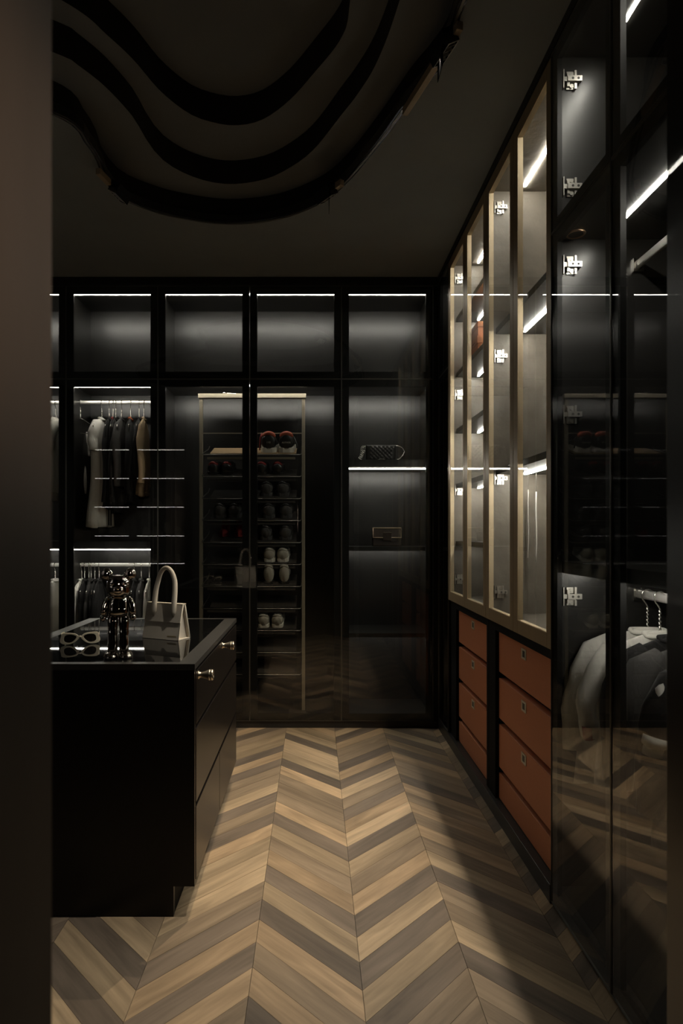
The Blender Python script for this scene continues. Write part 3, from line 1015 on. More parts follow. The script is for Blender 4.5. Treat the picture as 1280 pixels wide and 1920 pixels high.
fl.box(-BWH - .001, BWH + .001, -.0115, .0115, BH, BH + .0035)
obj_from(fl, 'flap', M['bag'], hb, local=True, bevel=0.0012)
hp, hr = [], []
for k in range(33):
    u = k / 32
    a = PI * u
    if u < .5:
        pass
    x = -0.0475 * math.cos(a) * (1 + .16 * math.sin(a))
    z = BH - .028 + 0.170 * math.sin(a) ** 0.78
    y = -0.020 + 0.018 * min(1, math.sin(a) * 1.6)
    hp.append((x + 0.002, y, z))
    hr.append(0.0108 - 0.0022 * math.sin(a) + (0.001 if k in (0, 32) else 0))
hp = [(hp[0][0], -0.021, BH - .05)] + hp + [(hp[-1][0], -0.021, BH - .05)]
hr = [0.004] + hr + [0.004]
obj_from(MB().tube(hp, hr, 16), 'handle', M['bag'], hb, local=True, smooth=True)


def text(s, size, M4, m, parent, name='lettering', ext=0.0004):
    c = bpy.data.curves.new(name, 'FONT')
    c.body = s
    c.size = size
    c.align_x = 'CENTER'
    c.extrude = ext
    c.materials.append(m)
    tmp = bpy.data.objects.new(name, c)
    COL.objects.link(tmp)
    bpy.context.view_layer.update()
    me = bpy.data.meshes.new_from_object(tmp.evaluated_get(bpy.context.evaluated_depsgraph_get()))
    bpy.data.objects.remove(tmp)
    o = bpy.data.objects.new(name, me)
    COL.objects.link(o)
    o.parent = parent
    o.matrix_local = M4
    return o


ang = math.atan2(0.034, BH)
text('JACQUEMUS', 0.0078, Matrix.Translation((0.0545, bag_y(.014, -1) - .0008, .012)) @ Matrix.Rotation(PI / 2 - ang, 4, 'X'), M['gold'], hb)

# ------------------------------------------------------------------ cream sunglasses
sg = thing('sunglasses', 'cream cat-eye sunglasses with dark lenses lying on the mirrored island top', 'sunglasses', (-0.872, 2.290, IZ + .0012), math.radians(17))
outer = [(3, 26), (10, 36), (22, 41), (46, 43.5), (63, 41.5), (67.5, 27), (71, 12), (63, 3.5), (48, .6), (32, 2.5), (18, 9), (8, 18)]
inner = [(12, 29), (23, 35.5), (38, 37), (51, 34), (56.5, 23), (54.5, 12), (44, 7), (31, 8), (19, 17)]


def resample(poly, c, n=36):
    out = []
    m = len(poly)
    sm = []
    for i in range(m):
        p0, p1, p2, p3 = (Vector(poly[(i + k - 1) % m]) for k in range(4))
        for q in range(6):
            t = q / 6
            sm.append(0.5 * ((2 * p1) + (p2 - p0) * t + (2 * p0 - 5 * p1 + 4 * p2 - p3) * t * t + (3 * p1 - p0 - 3 * p2 + p3) * t ** 3))
    for k in range(n):
        a = 2 * PI * k / n
        d = Vector((math.cos(a), math.sin(a)))
        best = None
        for i in range(len(sm)):
            p, q = sm[i] - Vector(c), sm[(i + 1) % len(sm)] - Vector(c)
            e = q - p
            den = d.x * (-e.y) + d.y * e.x
            if abs(den) < 1e-9:
                continue
            t = (p.x * (-e.y) + p.y * e.x) / den
            w = (d.x * p.y - d.y * p.x) / den
            if t > 0 and -1e-6 <= w <= 1 + 1e-6:
                best = t if best is None else max(best, t)
        out.append(Vector(c) + d * (best or 1))
    return out


ro, ri = resample(outer, (35, 21)), resample(inner, (35, 21))
for s in (-1, 1):
    m = MB()
    rings = []
    for k in range(36):
        (xo, zo), (xi, zi) = ro[k] / 1000, ri[k] / 1000
        wrap = lambda x: 0.004 * (x / 0.07) ** 2 * 2
        rings.append([(s * xo, wrap(xo) - .003, zo), (s * xi, wrap(xi) - .003, zi), (s * xi, wrap(xi) + .003, zi), (s * xo, wrap(xo) + .003, zo)])
    m.loft(rings, closed=True)
    rim = obj_from(m, 'rim', M['specs'], sg, local=True, bevel=0.0008)
    ln = MB().loft([[(s * p.x / 1000, 0.008 * (p.x / 70) ** 2 + y, p.y / 1000) for p in ri] for y in (-.0008, .0008)])
    obj_from(ln, 'lens', M['lens'], rim, local=True)
    tm = MB().loft([[(s * x, y, z + dz) for (x, y) in ((xx, yy - .002), (xx, yy + .002)) for dz in ((-hh, hh) if y < yy else (hh, -hh))] for xx, yy, z, hh in ((.066, .010, .034, .008), (.067, .020, .034, .0075), (.066, .06, .033, .006), (.064, .105, .028, .005), (.062, .135, .012, .005))])
    obj_from(tm, 'temple', M['specs'], sg, local=True, bevel=0.0008)
obj_from(MB().tube([(-.006, .000, .027), (0, -.001, .0295), (.006, .000, .027)], .0032, 10), 'bridge', M['specs'], sg, local=True, smooth=True)


# ------------------------------------------------------------------ hangers and clothes
def hanger_mesh(width=0.40, drop=0.085, neck=0.085, kind='wire'):
    """local origin where the hook meets the rod's top; shoulder axis x"""
    r = 0.0024
    m = MB()
    hk = []
    for k in range(15):
        a = math.radians(-40 + 220 * k / 14)
        hk.append((0, 0.0165 * math.cos(a) * 1.0, -0.0165 + 0.0165 * math.sin(a) * 1.0))
    hk = [(0, p[1], p[2]) for p in hk]
    hk.append((0, -.0155, -.030))
    hk.append((0, -.004, -.046))
    hk.append((0, 0, -.055))
    hk.append((0, 0, -.055 - neck * .1))
    # hook opens sideways: turn it so that the rod (along local y) passes through
    hk = [(p[1], 0, p[2]) for p in hk]
    m.tube(hk, r, 6)
    tw = []
    for k in range(25):
        z = -.055 - (neck - .02) * k / 24
        tw.append((.0022 * math.cos(k * 1.5), .0022 * math.sin(k * 1.5), z))
    m.tube(tw, r * 1.15, 6)
    zt = -.055 - neck + .02
    w = width / 2
    m.tube([(0, 0, zt), (-.02, 0, zt - .004), (-w * .6, 0, zt - drop * .55), (-w * .92, 0, zt - drop * .92), (-w, 0, zt - drop - .006)], r, 6)
    m.tube([(0, 0, zt), (.02, 0, zt - .004), (w * .6, 0, zt - drop * .55), (w * .92, 0, zt - drop * .92), (w, 0, zt - drop - .006)], r, 6)
    m.tube([(-w, 0, zt - drop - .006), (-w * .8, 0, zt - drop - .022), (0, 0, zt - drop - .026), (w * .8, 0, zt - drop - .022), (w, 0, zt - drop - .006)], r, 6)
    return m, zt


HANG_W = {}


def make_hanger(loc, rz, label, group, width=0.30, neck=0.085):
    key = (round(width, 3), round(neck, 3))
    if key not in HANG_W:
        mb, zt = hanger_mesh(width, 0.07 * width / .30, neck)
        o = obj_from(mb, 'clothes_hanger', M['wire'], None, smooth=True)
        HANG_W[key] = (o, zt)
    else:
        o = HANG_W[key][0].copy()
        COL.objects.link(o)
    o.location = loc
    o.rotation_euler = (0, 0, rz)
    o['label'] = label
    o['category'] = 'hanger'
    o['group'] = group
    return HANG_W[key][1]


def body_rings(w, L, th, flare, seed, n=36, drop=0.07, folds=5, foldamp=0.25):
    rg = random.Random(seed)
    ph, ph2 = rg.random() * 6, rg.random() * 6
    rings = []
    prof = [(0.0, .10, .12), (0.006, .17, .24), (drop * .45, .55, .42), (drop * .8, .84, .55), (drop + .02, .97, .68), (drop + .07, .98, .84)]
    steps = 12
    for k in range(1, steps + 1):
        t = k / steps
        prof.append((drop + .07 + (L - drop - .07) * t, .98 + flare * t - .06 * math.sin(PI * t), 1.0 + .25 * t))
    for z, fw, ft in prof:
        t = max(0, (z - drop) / (L - drop))
        ring_ = []
        for j in range(n):
            a = 2 * PI * j / n
            ca, sa = math.cos(a), math.sin(a)
            mod = 1 + foldamp * t ** .6 * math.sin(folds * a + ph + 1.2 * t) + .12 * t * math.sin(11 * a + ph2)
            x = w / 2 * fw * math.copysign(abs(ca) ** .75, ca)
            y = th / 2 * ft * math.copysign(abs(sa) ** .8, sa) * mod
            ring_.append((x + .006 * t * math.sin(3 * a + ph2), y + .01 * t * math.sin(2.5 * t * 3 + ph), -z - .008 * t * math.sin(2 * a + ph)))
        rings.append(ring_)
    return rings


def make_garment(name, label, cat, group, loc, rz, m, w=0.30, L=0.62, th=0.06, sleeve=0.0, flare=0.05, seed=1, collar=None, trim=None, cuff=None, stripes=None, folds=5, foldamp=.25, yoke=None, swing=0.05):
    t = thing(name, label, cat, loc, rz, group)
    obj_from(MB().loft(body_rings(w, L, th, flare, seed, folds=folds, foldamp=foldamp)), 'body', m, t, smooth=True, local=True)
    rg = random.Random(seed + 100)
    if sleeve:
        for s in (-1, 1):
            path, rad = [], []
            x0, z0 = s * w * .43, -.065
            n = 9
            jx = swing + .02 * rg.random()
            jy = (rg.random() - .5) * .02
            for k in range(n):
                u = k / (n - 1)
                path.append((x0 + s * (-.07 if k == 0 else -.02 if k == 1 else jx * min(1, u * 1.6) + .006 * math.sin(u * 5 + seed)), jy * u + .006 * math.sin(u * 7 + seed * 2), z0 - sleeve * u + (.03 if k == 0 else .035 if k == 1 else 0)))
                rad.append((.020 if k == 0 else .040 if k == 1 else .048 - .014 * u) * min(1, th / .085 + .15) * (w / .40) ** .5 * (1 + .07 * math.sin(k * 2.1 + seed)))
            so = obj_from(MB().tube(path, rad, 14, flat=.62), 'sleeve', m, t, smooth=True, local=True)
            if cuff is not None:
                e0, e1 = Vector(path[-2]), Vector(path[-1])
                d = (e1 - e0).normalized()
                obj_from(MB().tube([e1 - d * .035, e1 + d * .004], [rad[-1] * 1.06, rad[-1] * 1.0], 14, flat=.64), 'cuff', cuff, so, smooth=True, local=True)
            if stripes is not None:
                sm = MB()
                for fr in (.45, .53):
                    i = fr * (n - 1)
                    a = Vector(path[int(i)]).lerp(Vector(path[int(i) + 1]), i - int(i))
                    dd = (Vector(path[int(i) + 1]) - Vector(path[int(i)])).normalized()
                    sm.tube([a - dd * .011, a + dd * .011], rad[int(i)] * 1.07, 14, flat=.64)
                obj_from(sm, 'sleeve_stripes', stripes, so, smooth=True, local=True)
    if collar is not None:
        c = []
        for k in range(20):
            a = 2 * PI * k / 20
            c.append((w * .12 * math.cos(a), th * .22 * math.sin(a), -.008 - .010 * (1 if math.sin(a) < 0 else 0)))
        obj_from(MB().tube(c, .0075, 8, closed=True, flat=1.0), 'collar', collar, t, smooth=True, local=True)
    if trim is not None:
        for dx in (-.018, .020):
            path = [(dx + .004 * math.sin(k * 1.1), -th * .5 * (.9 + .4 * k / 10) - .006, -.05 - (L - .06) * k / 10) for k in range(11)]
            obj_from(MB().tube(path, .0045, 6), 'ribbon', trim, t, smooth=True, local=True)
    if yoke is not None:
        y_ = body_rings(w * 1.015, L, th * 1.04, flare, seed, folds=folds, foldamp=foldamp)[2:6]
        obj_from(MB().loft(y_, caps=False), 'shoulder_yoke', yoke, t, smooth=True, local=True)
    return t


RODY = 4.03
ROD_TOP = 2.080 + .0125 + .0025
q = PI / 2
# (x pixel, kind) along the upper rod of the second wardrobe, left to right
upper = [
    (129.5, 'tee', 'white short-sleeved tee on the upper rod, half hidden by the door stile', M['white_cloth'], 0.50, 0.17, .06, 66),
    (191, 'tunic', 'long white tunic with dark ribbon trim, on the upper rod behind the island', M['white_cloth'], 0.72, 0.17, .075, 88),
    (205, 'jacket', 'black jacket hanging just right of the long white tunic', M['black_cloth'], 0.60, 0.50, .032, 98),
    (212, 'jacket', 'black jacket with small red tag, second right of the white tunic', M['black_cloth'], 0.58, 0.48, .026, 102),
    (217, 'coat', 'charcoal coat, third right of the long white tunic', M['black_cloth'], 0.62, 0.50, .030, 99),
    (228, 'jacket', 'dark grey leather-look jacket in the middle of the upper rod', M['grey_cloth'], 0.46, 0.40, .055, 96),
    (245, 'jacket', 'black jacket with rust-orange collar on the upper rod', M['black_cloth'], 0.56, 0.45, .050, 101),
    (261, 'jacket', 'black jacket hanging next to the beige coat', M['black_cloth'], 0.42, 0.34, .045, 99),
    (270, 'coat', 'beige coat at the right end of the upper rod', M['beige_cloth'], 0.52, 0.38, .050, 98),
]
gname = {'tee': ('tee_shirt', 'shirt'), 'tunic': ('tunic', 'tunic'), 'jacket': ('jacket', 'jacket'), 'coat': ('coat', 'coat')}
for i, (px, kind, lab, m, L, sl, th, deg) in enumerate(upper):
    x = (px - CX) * RODY / F
    rz = math.radians(deg)
    zt = make_hanger((x, RODY, ROD_TOP), rz, 'wire hanger under the upper shelf that carries the ' + ' '.join(lab.replace(',', '').split()[:7]), 'hangers on the upper rod')
    nm, cat = gname[kind]
    make_garment(nm, lab, cat, 'clothes on the upper rod', (x, RODY, ROD_TOP + zt + .006), rz, m, w=0.30 if kind != 'tunic' else .27, L=L, th=th, sleeve=sl, seed=20 + i,
                 collar={6: M['rust_cloth'], 3: M['shoe_red']}.get(i, m), trim=M['black_cloth'] if kind == 'tunic' else None, flare=.16 if kind == 'tunic' else .03, swing=.03, foldamp=.42 if kind == 'tunic' else .25, folds=7 if kind == 'tunic' else 5)
x = (151 - CX) * RODY / F
make_hanger((x, RODY, ROD_TOP), math.radians(52), 'empty wire hanger turned sideways at the left of the upper rod', 'hangers on the upper rod')
# far-left wardrobe: one white shirt peeps past the jamb
for px, lab, m in ((105, 'white shirt beside the jamb, on the upper rod of the far-left wardrobe', M['white_cloth']),):
    x = (px - CX) * RODY / F
    zt = make_hanger((x, RODY, ROD_TOP), math.radians(80), 'wire hanger of the white shirt beside the jamb', 'hangers on the upper rod')
    make_garment('shirt', lab, 'shirt', 'clothes on the upper rod', (x, RODY, ROD_TOP + zt + .006), math.radians(80), m, w=.30, L=.55, th=.075, sleeve=.42, seed=51, collar=m, swing=.03)

ROD_TOP2 = 1.013 + .0125 + .0025
lower = [
    (104, 'white blouse at the left end of the lower rod, beside the jamb', M['white_cloth'], .5, .42, .075, 82),
    (142, 'ivory shirt, first on the lower rod right of the door stile', M['ivory_cloth'], .55, .45, .05, 92),
    (153, 'white shirt with soft collar, second on the lower rod', M['white_cloth'], .55, .45, .045, 90),
    (159, 'black jacket, first of the dark row on the lower rod', M['black_cloth'], .5, .42, .028, 99),
    (167, 'black jacket with pale buttons, second of the dark row', M['black_cloth'], .5, .42, .022, 103),
    (171, 'charcoal jacket, third of the dark row on the lower rod', M['grey_cloth'], .5, .42, .022, 98),
    (178, 'black coat, fourth of the dark row on the lower rod', M['black_cloth'], .52, .42, .030, 101),
    (186, 'black coat just left of the chrome bear', M['black_cloth'], .55, .42, .040, 97),
    (252, 'dark trousers hanging right of the chrome bear', M['black_cloth'], .5, 0, .03, 98),
    (265, 'charcoal jacket on the lower rod behind the cream handbag', M['grey_cloth'], .5, .42, .045, 100),
    (280, 'pale grey shirt at the right end of the lower rod', M['ivory_cloth'], .5, .42, .045, 96),
]
for i, (px, lab, m, L, sl, th, deg) in enumerate(lower):
    x = (px - CX) * RODY / F
    rz = math.radians(deg)
    zt = make_hanger((x, RODY, ROD_TOP2), rz, 'lower-rod wire hanger that carries the ' + ' '.join(lab.replace(',', '').split()[:9]), 'hangers on the lower rod', neck=.075)
    nm = 'trousers' if 'trousers' in lab else 'coat' if 'coat' in lab else 'jacket' if 'jacket' in lab else 'shirt'
    make_garment(nm, lab, nm, 'clothes on the lower rod', (x, RODY, ROD_TOP2 + zt + .006), rz, m, w=.30, L=L, th=th, sleeve=sl, seed=70 + i, collar=m, swing=.03)

# clothes on the right wardrobe's low rod (seen face on)
RTOP = 1.025 + .015 + .0025
rgt = [
    (1.940, 'white shirt with long loose sleeve, farthest on the right wardrobe rod', 'shirt', M['white_cloth'], .43, .50, .060, .33, dict(collar=M['white_cloth'])),
    (1.870, 'second white shirt with red cuff mark, on the right wardrobe rod', 'shirt', M['white_cloth'], .40, .46, .055, .26, dict(collar=M['white_cloth'], cuff=M['shoe_red'])),
    (1.800, 'black jacket hanging between the white shirts and the charcoal jacket', 'jacket', M['black_cloth'], .38, .52, .060, .36, dict(collar=M['black_cloth'])),
    (1.68, 'charcoal jacket with pale shoulder, on the right wardrobe rod', 'jacket', M['grey_cloth'], .40, .50, .075, .34, dict(collar=M['grey_cloth'])),
    (1.545, 'black varsity jacket with white shoulders and striped sleeves', 'jacket', M['black_cloth'], .42, .48, .08, .34, dict(collar=M['black_cloth'], yoke=M['white_cloth'], stripes=M['ivory_cloth'])),
    (1.41, 'long sheer white dress at the near end of the right wardrobe', 'dress', M['sheer'], .36, .88, .09, .0, dict(flare=.35)),
]
for i, (y, lab, nm, m, w, L, th, sl, kw) in enumerate(rgt):
    zt = make_hanger((1.055, y, RTOP), math.radians((i * 37) % 15 - 7), 'chrome hanger that carries the ' + lab.split(',')[0].split(' hanging')[0].split(' at the')[0].split(' with')[0], 'hangers on the right wardrobe rod', width=.38, neck=.09)
    make_garment(nm, lab, nm, 'clothes on the right wardrobe rod', (1.055, y, RTOP + zt + .006), math.radians((i * 37) % 15 - 7), m, w=w, L=L, th=th, sleeve=sl, seed=130 + i, swing=.028, **kw)


# ------------------------------------------------------------------ shoes
def shoe_proto(name, label, upper_m, sole_m, collar_m, lace_m, hgt=.105, L=.27, wid=.096, sole=.028, toe=.6, boot=0.0, heel=0.0, collar_r=.0085):
    """heel at y=0, toe at +y, standing on z=0"""
    t = thing(name, label, 'shoe')
    n = 20
    pro = [(0.0, .40), (.03, .70), (.12, .86), (.3, .84), (.5, .88), (.68, 1.0), (.82, .95), (.92, .74), (.975, .46), (1.0, .18 if toe > .5 else .05)]
    if toe <= .5:
        pro = [(0, .4), (.03, .62), (.12, .72), (.3, .66), (.5, .70), (.66, .82), (.8, .66), (.9, .38), (.97, .16), (1.0, .05)]
    so = []
    lift = lambda u: heel * max(0.0, 1 - u / .62) ** 1.3
    for u, wv in pro:
        hw = wid / 2 * wv
        z0 = lift(u) + (.012 * max(0, (u - .82) / .18))
        so.append([(-hw, u * L, z0), (-hw * 1.0, u * L, z0 + sole * .55), (-hw * .97, u * L, z0 + sole), (hw * .97, u * L, z0 + sole), (hw, u * L, z0 + sole * .55), (hw, u * L, z0)])
    obj_from(MB().loft(so), 'sole', sole_m, t, smooth=False, local=True, bevel=0.0015)
    up = []
    for u, wv in pro:
        if boot:
            top = boot if u < .38 else boot + (.055 - boot) * min(1, (u - .38) / .28)
        else:
            top = hgt * (1 - .10 * u) if u < .30 else hgt * .97 + (.050 - hgt * .97) * min(1, (u - .30) / .42)
        if u > .85:
            top = .050 - (.050 - sole - .006) * ((u - .85) / .15) ** 1.4
        if heel:
            top = (.055 if u < .2 else .030 + .022 * (u > .72)) if u < .93 else .034
        hw = wid / 2 * wv * .96
        r_ = []
        zb = lift(u) + sole * .7 + (.012 * max(0, (u - .82) / .18))
        hh = max(top - sole * .7, .006)
        for j in range(n):
            a = 2 * PI * j / n
            ca, sa = math.cos(a), math.sin(a)
            narrow = 1 - (.36 if u < .34 else .30 * (1 - min(1, (u - .34) / .4))) * max(0, sa) ** 1.5
            r_.append((hw * math.copysign(abs(ca) ** .7, ca) * narrow, u * L + (.010 * (1 - max(0, sa)) * 0), zb + hh * (.5 + .5 * math.copysign(abs(sa) ** .75, sa))))
        up.append(r_)
    obj_from(MB().loft(up), 'upper', upper_m, t, smooth=True, local=True)
    if not heel:
        zc = (boot or hgt) + .002
        cp = []
        for k in range(18):
            a = 2 * PI * k / 18
            cp.append((wid * .26 * math.cos(a), L * .16 + L * .115 * math.sin(a), zc - .008 + .012 * max(0, -math.sin(a)) ** 2 - .008 * math.cos(a) ** 2 + .004 * max(0, math.sin(a))))
        obj_from(MB().tube(cp, collar_r, 8, closed=True, flat=1.0), 'collar', collar_m, t, smooth=True, local=True)
        if lace_m is not None:
            lc = MB()
            for k in range(5):
                u = .34 + .065 * k
                zz = (boot or hgt) * .97 + (.050 - (boot or hgt) * .97) * min(1, (u - .30) / .42) + .001
                sw = wid * (.20 + .03 * k)
                lc.tube([(-sw, u * L, zz - .012), (-sw * .4, u * L + .004, zz + .001), (sw * .4, u * L - .004, zz + .001), (sw, u * L, zz - .012)], .0032, 6)
            obj_from(lc, 'laces', lace_m, t, smooth=True, local=True)
    else:
        obj_from(MB().tube([(0, .022, heel + .004), (0, .016, heel * .5), (0, .014, 0)], [.012, .006, .004], 10), 'heel', upper_m, t, smooth=True, local=True)
    return t


def shift_proto(p):
    return p


# rotating shoe rack in the wide wardrobe
RX0, RX1 = (372 - CX) * 3.95 / F, (573.5 - CX) * 3.95 / F
rack = thing('shoe_rack', 'tall champagne metal shoe rack with tilted trays, inside the wide wardrobe', 'shoe rack', ((RX0 + RX1) / 2, 4.03, 0.082))
obj_from(MB().box(RX0, RX1, 3.935, 3.975, 2.090, 2.117), 'top_bar', M['rack_metal'], rack, bevel=.001)
for xa, xb in ((RX0 + .006, RX0 + .027), (RX1 - .027, RX1 - .006)):
    obj_from(MB().box(xa, xb, 3.945, 3.968, 0.082, 2.090), 'post', M['rack_metal'], rack, bevel=.001)
obj_from(MB().box(RX0 + .027, RX1 - .027, 3.950, 3.956, 1.862, 1.868), 'cross_bar', M['rack_metal'], rack)
kn = MB().ell((RX0 + .165, 3.955, 2.1245), .012, .012, .008, 12, 8).tube([(RX0 + .170, 3.955, 2.124), (RX0 + .215, 3.955, 2.122), (RX0 + .25, 3.955, 2.120)], .0035, 6)
obj_from(kn, 'pivot_pin', M['chrome'], rack, smooth=True)
TX0, TX1 = -0.718, -0.077
TRAY_Z = [1.722 - .1405 * k for k in range(11)]
SLOPE = math.atan2(.055, .165)
tray_m = None
for z in TRAY_Z:
    pl = MB()
    v = []
    for x in (TX0 + .055, TX1 - .035):
        v += [(x, 3.926, z + .006), (x, 4.095, z + .062), (x, 4.095, z + .068), (x, 3.926, z + .012)]
    pl.add(v, [(0, 1, 2, 3), (4, 7, 6, 5), (0, 4, 5, 1), (1, 5, 6, 2), (2, 6, 7, 3), (3, 7, 4, 0)])
    tr = obj_from(pl, 'tray', M['rack_tan'] if z > 1.7 else M['rack_shade'], rack)  # trays below the top one are coloured dark for shade
    wr = MB().tube([(TX0 + .025, 4.085, z + .078), (TX0 + .020, 4.07, z + .055), (TX0 + .004, 3.925, z + .006), (TX0 + .012, 3.917, z), (TX1 - .012, 3.917, z), (TX1 - .003, 3.925, z + .006), (TX1 - .003, 4.07, z + .055), (TX1 - .003, 4.085, z + .078)], .0032, 6)
    obj_from(wr, 'wire_rail', M['edge'], tr, smooth=True)
    obj_from(MB().box(TX0 + .034, TX1 - .042, 3.935, 3.948, z - .026, z - .012), 'support_bar', M['rack_metal'] if z > 1.7 else M['rack_shade'], tr, bevel=.001)  # lower bars too get the shaded colour

sneaker = shoe_proto('sneaker', 'x', M['shoe_black'], M['rubber_white'], M['shoe_orange'], M['shoe_red'], hgt=.118, L=.235, wid=.118, sole=.032, collar_r=.0145)
pat = None


def put_shoe(proto, px, tray, label, group, toe_out=False, first=False, s=1.0, dz=0.0):
    """on a tray, heels to the front (or toes when toe_out)"""
    o = proto if first else copy_tree(proto)
    z = TRAY_Z[tray]
    L = 0.2
    yf = 3.932
    X = (px - CX) * 3.95 / F
    if not toe_out:
        o.location = (X, yf, z + .0145 + dz)
        o.rotation_euler = (SLOPE, 0, 0)
    else:
        o.location = (X, 4.150, z + .0145 + (4.150 - yf) * math.tan(SLOPE) + dz)
        o.rotation_euler = (-SLOPE, 0, PI)
    o.scale = (s, s * .86, s)
    o['label'] = label
    o['group'] = group
    return o


G = 'shoes on the rack trays'
s1 = put_shoe(sneaker, 504, 0, 'left black sneaker with white sole and orange collar, heel lettered 110, top tray', G, first=True)
s2 = put_shoe(sneaker, 537, 0, 'right black sneaker with white sole and orange collar on the top tray, bulging heel', G)
for so_, txt in ((s1, '110'), (s2, 'AUTHOR')):
    text(txt, .017 if txt == '110' else .0135, Matrix.Translation((0, -.0035, .062)) @ Matrix.Rotation(PI / 2, 4, 'X'), M['rubber_white'], so_)
lcm = MB().tube([(-.045, .05, .12), (-.055, .04, .09), (-.058, .03, .05), (-.060, .03, .012)], .004, 6)
obj_from(lcm, 'loose_lace', M['shoe_red'], s1, smooth=True, local=True)
lcm = MB().tube([(.045, .06, .095), (.058, .03, .075), (.066, .01, .055), (.072, -.005, .03)], .0045, 6)
obj_from(lcm, 'loose_lace', M['shoe_black'], s2, smooth=True, local=True)

loafer = shoe_proto('loafer', 'x', M['shoe_black'], M['shoe_black'], M['shoe_red'], None, hgt=.07, L=.235, wid=.09, sole=.018)
put_shoe(loafer, 490, 1, 'black shoe with dark red heel, left of its pair on the second tray', G, first=True)
put_shoe(loafer, 520, 1, 'black shoe with dark red heel, right of its pair on the second tray', G)
for k, px in enumerate((400, 425)):
    put_shoe(loafer, px, 1, 'dim black loafer on the left half of the second tray, %s of the pair' % ('outer one' if k == 0 else 'inner one'), G)
grey = shoe_proto('sneaker', 'x', M['shoe_grey'], M['shoe_grey'], M['shoe_black'], M['shoe_black'], hgt=.085, L=.235, wid=.095, sole=.024)
for k, (px, tr) in enumerate(((500, 2), (530, 2), (504, 3), (536, 3), (412, 3), (440, 3), (498, 4), (535, 4))):
    side = 'left' if k % 2 == 0 else 'right'
    put_shoe(grey, px, tr, 'dark grey sneaker, %s one of the pair on the %s of the %s tray' % (side, 'right half' if px > 470 else 'left half', ['', '', 'third', 'fourth', 'fifth'][tr]), G, first=(k == 0))
pump = shoe_proto('pump', 'x', M['shoe_red'], M['shoe_red'], M['shoe_red'], None, L=.225, wid=.080, sole=.010, toe=.3, heel=.055)
put_shoe(pump, 417, 4, 'red pointed high-heeled pump, left of the pair on the fifth tray', G, toe_out=True, first=True)
put_shoe(pump, 446, 4, 'red pointed high-heeled pump, right of the pair on the fifth tray', G, toe_out=True)
boot = shoe_proto('ankle_boot', 'x', M['shoe_cream'], M['shoe_black'], M['shoe_cream'], None, L=.225, wid=.085, sole=.020, boot=.125)
for k, (px, tr) in enumerate(((504, 6), (533, 6))):
    put_shoe(boot, px, tr, 'cream ankle boot, %s of the pair low on the shoe rack' % ('left' if k == 0 else 'right'), G, first=(k == 0), s=.95)
cream = shoe_proto('sneaker', 'x', M['shoe_cream'], M['rubber_white'], M['shoe_cream'], M['rubber_white'], hgt=.085, L=.235, wid=.094, sole=.026)
for k, (px, tr) in enumerate(((505, 5), (530, 5), (494, 8), (520, 8))):
    put_shoe(cream, px, tr, 'cream sneaker, %s of the pair on the %s tray' % ('left' if k % 2 == 0 else 'right', 'sixth' if tr == 5 else 'ninth'), G, first=(k == 0), s=.95)

# ------------------------------------------------------------------ quilted chain bag on the lit shelf
YQ = 4.03
qb0 = at(713.5, 871, YQ)
qb = thing('quilted_bag', 'small black quilted chain-strap bag with silver clasp on the lit shelf', 'handbag', (qb0.x, YQ, 1.6855))
QW, QH, QD = .098, .114, .030
rings = []
nx, nz = 56, 32


def qdepth(x, z):
    """front surface bulge plus diamond quilting (x along width, z up)"""
    e = (1 - (abs(x) / QW) ** 4) * (1 - abs(2 * z / QH - 1) ** 4)
    d = QD * (.55 + .45 * max(e, 0) ** .5)
    if abs(x) < .074 and .020 < z < QH - .004:
        u, w_ = (x + z) / .0265, (x - z) / .0265
        d += .0050 * (abs(math.sin(PI * u)) * abs(math.sin(PI * w_))) ** .55 - .002
    elif .076 < abs(x) < .092:
        d += .0015 * math.sin(abs(x) * 900)
    return d


for sgn in (-1, 1):
    v, f = [], []
    for i in range(nz + 1):
        for j in range(nx + 1):
            x, z = -QW + 2 * QW * j / nx, QH * i / nz
            v.append((x, sgn * (qdepth(x, z) if 0 < i < nz and 0 < j < nx else QD * .5), z))
    for i in range(nz):
        for j in range(nx):
            a = i * (nx + 1) + j
            f.append((a, a + 1, a + nx + 2, a + nx + 1))
    rings.append((v, f))
m = MB()
m.add(*rings[0]).add(*rings[1])
m.box(-QW, QW, -QD * .5, QD * .5, 0, .001).box(-QW, QW, -QD * .5, QD * .5, QH - .001, QH).box(-QW, -QW + .001, -QD * .5, QD * .5, 0, QH).box(QW - .001, QW, -QD * .5, QD * .5, 0, QH)
obj_from(m, 'body', M['quilt'], qb, local=True, smooth=True)
cl = MB().box(-.023, .023, -QD - .005, -QD + .004, .012, .018).box(-.015, .015, -QD - .008, -QD + .002, .014, .022).box(-.009, .009, -QD - .010, -QD, .004, .014)
obj_from(cl, 'clasp', M['chrome'], qb, local=True, bevel=.001)
st = []
for x, z, y in ((165, 430, -.030), (230, 475, -.045), (300, 510, -.055), (450, 543, -.062), (640, 545, -.062), (800, 520, -.055), (950, 430, -.040), (1020, 350, -.025), (1045, 290, -.01), (1010, 215, 0), (920, 168, 0), (820, 163, 0), (710, 200, 0)):
    px, py = 660 + x / 10.667, 820 + z / 10.667
    p = at(px, py, YQ + y)
    st.append((p.x - qb0.x, y, max(p.z - 1.6855, .004)))
obj_from(MB().tube(st, .0026, 6), 'strap', M['chrome'], qb, local=True, smooth=True)
ch = MB()
cpts = [(285, 205), (250, 195), (215, 190), (195, 215), (188, 250), (186, 290), (180, 330), (172, 370), (160, 400), (150, 408), (172, 425), (192, 385), (205, 350), (220, 315), (235, 275)]
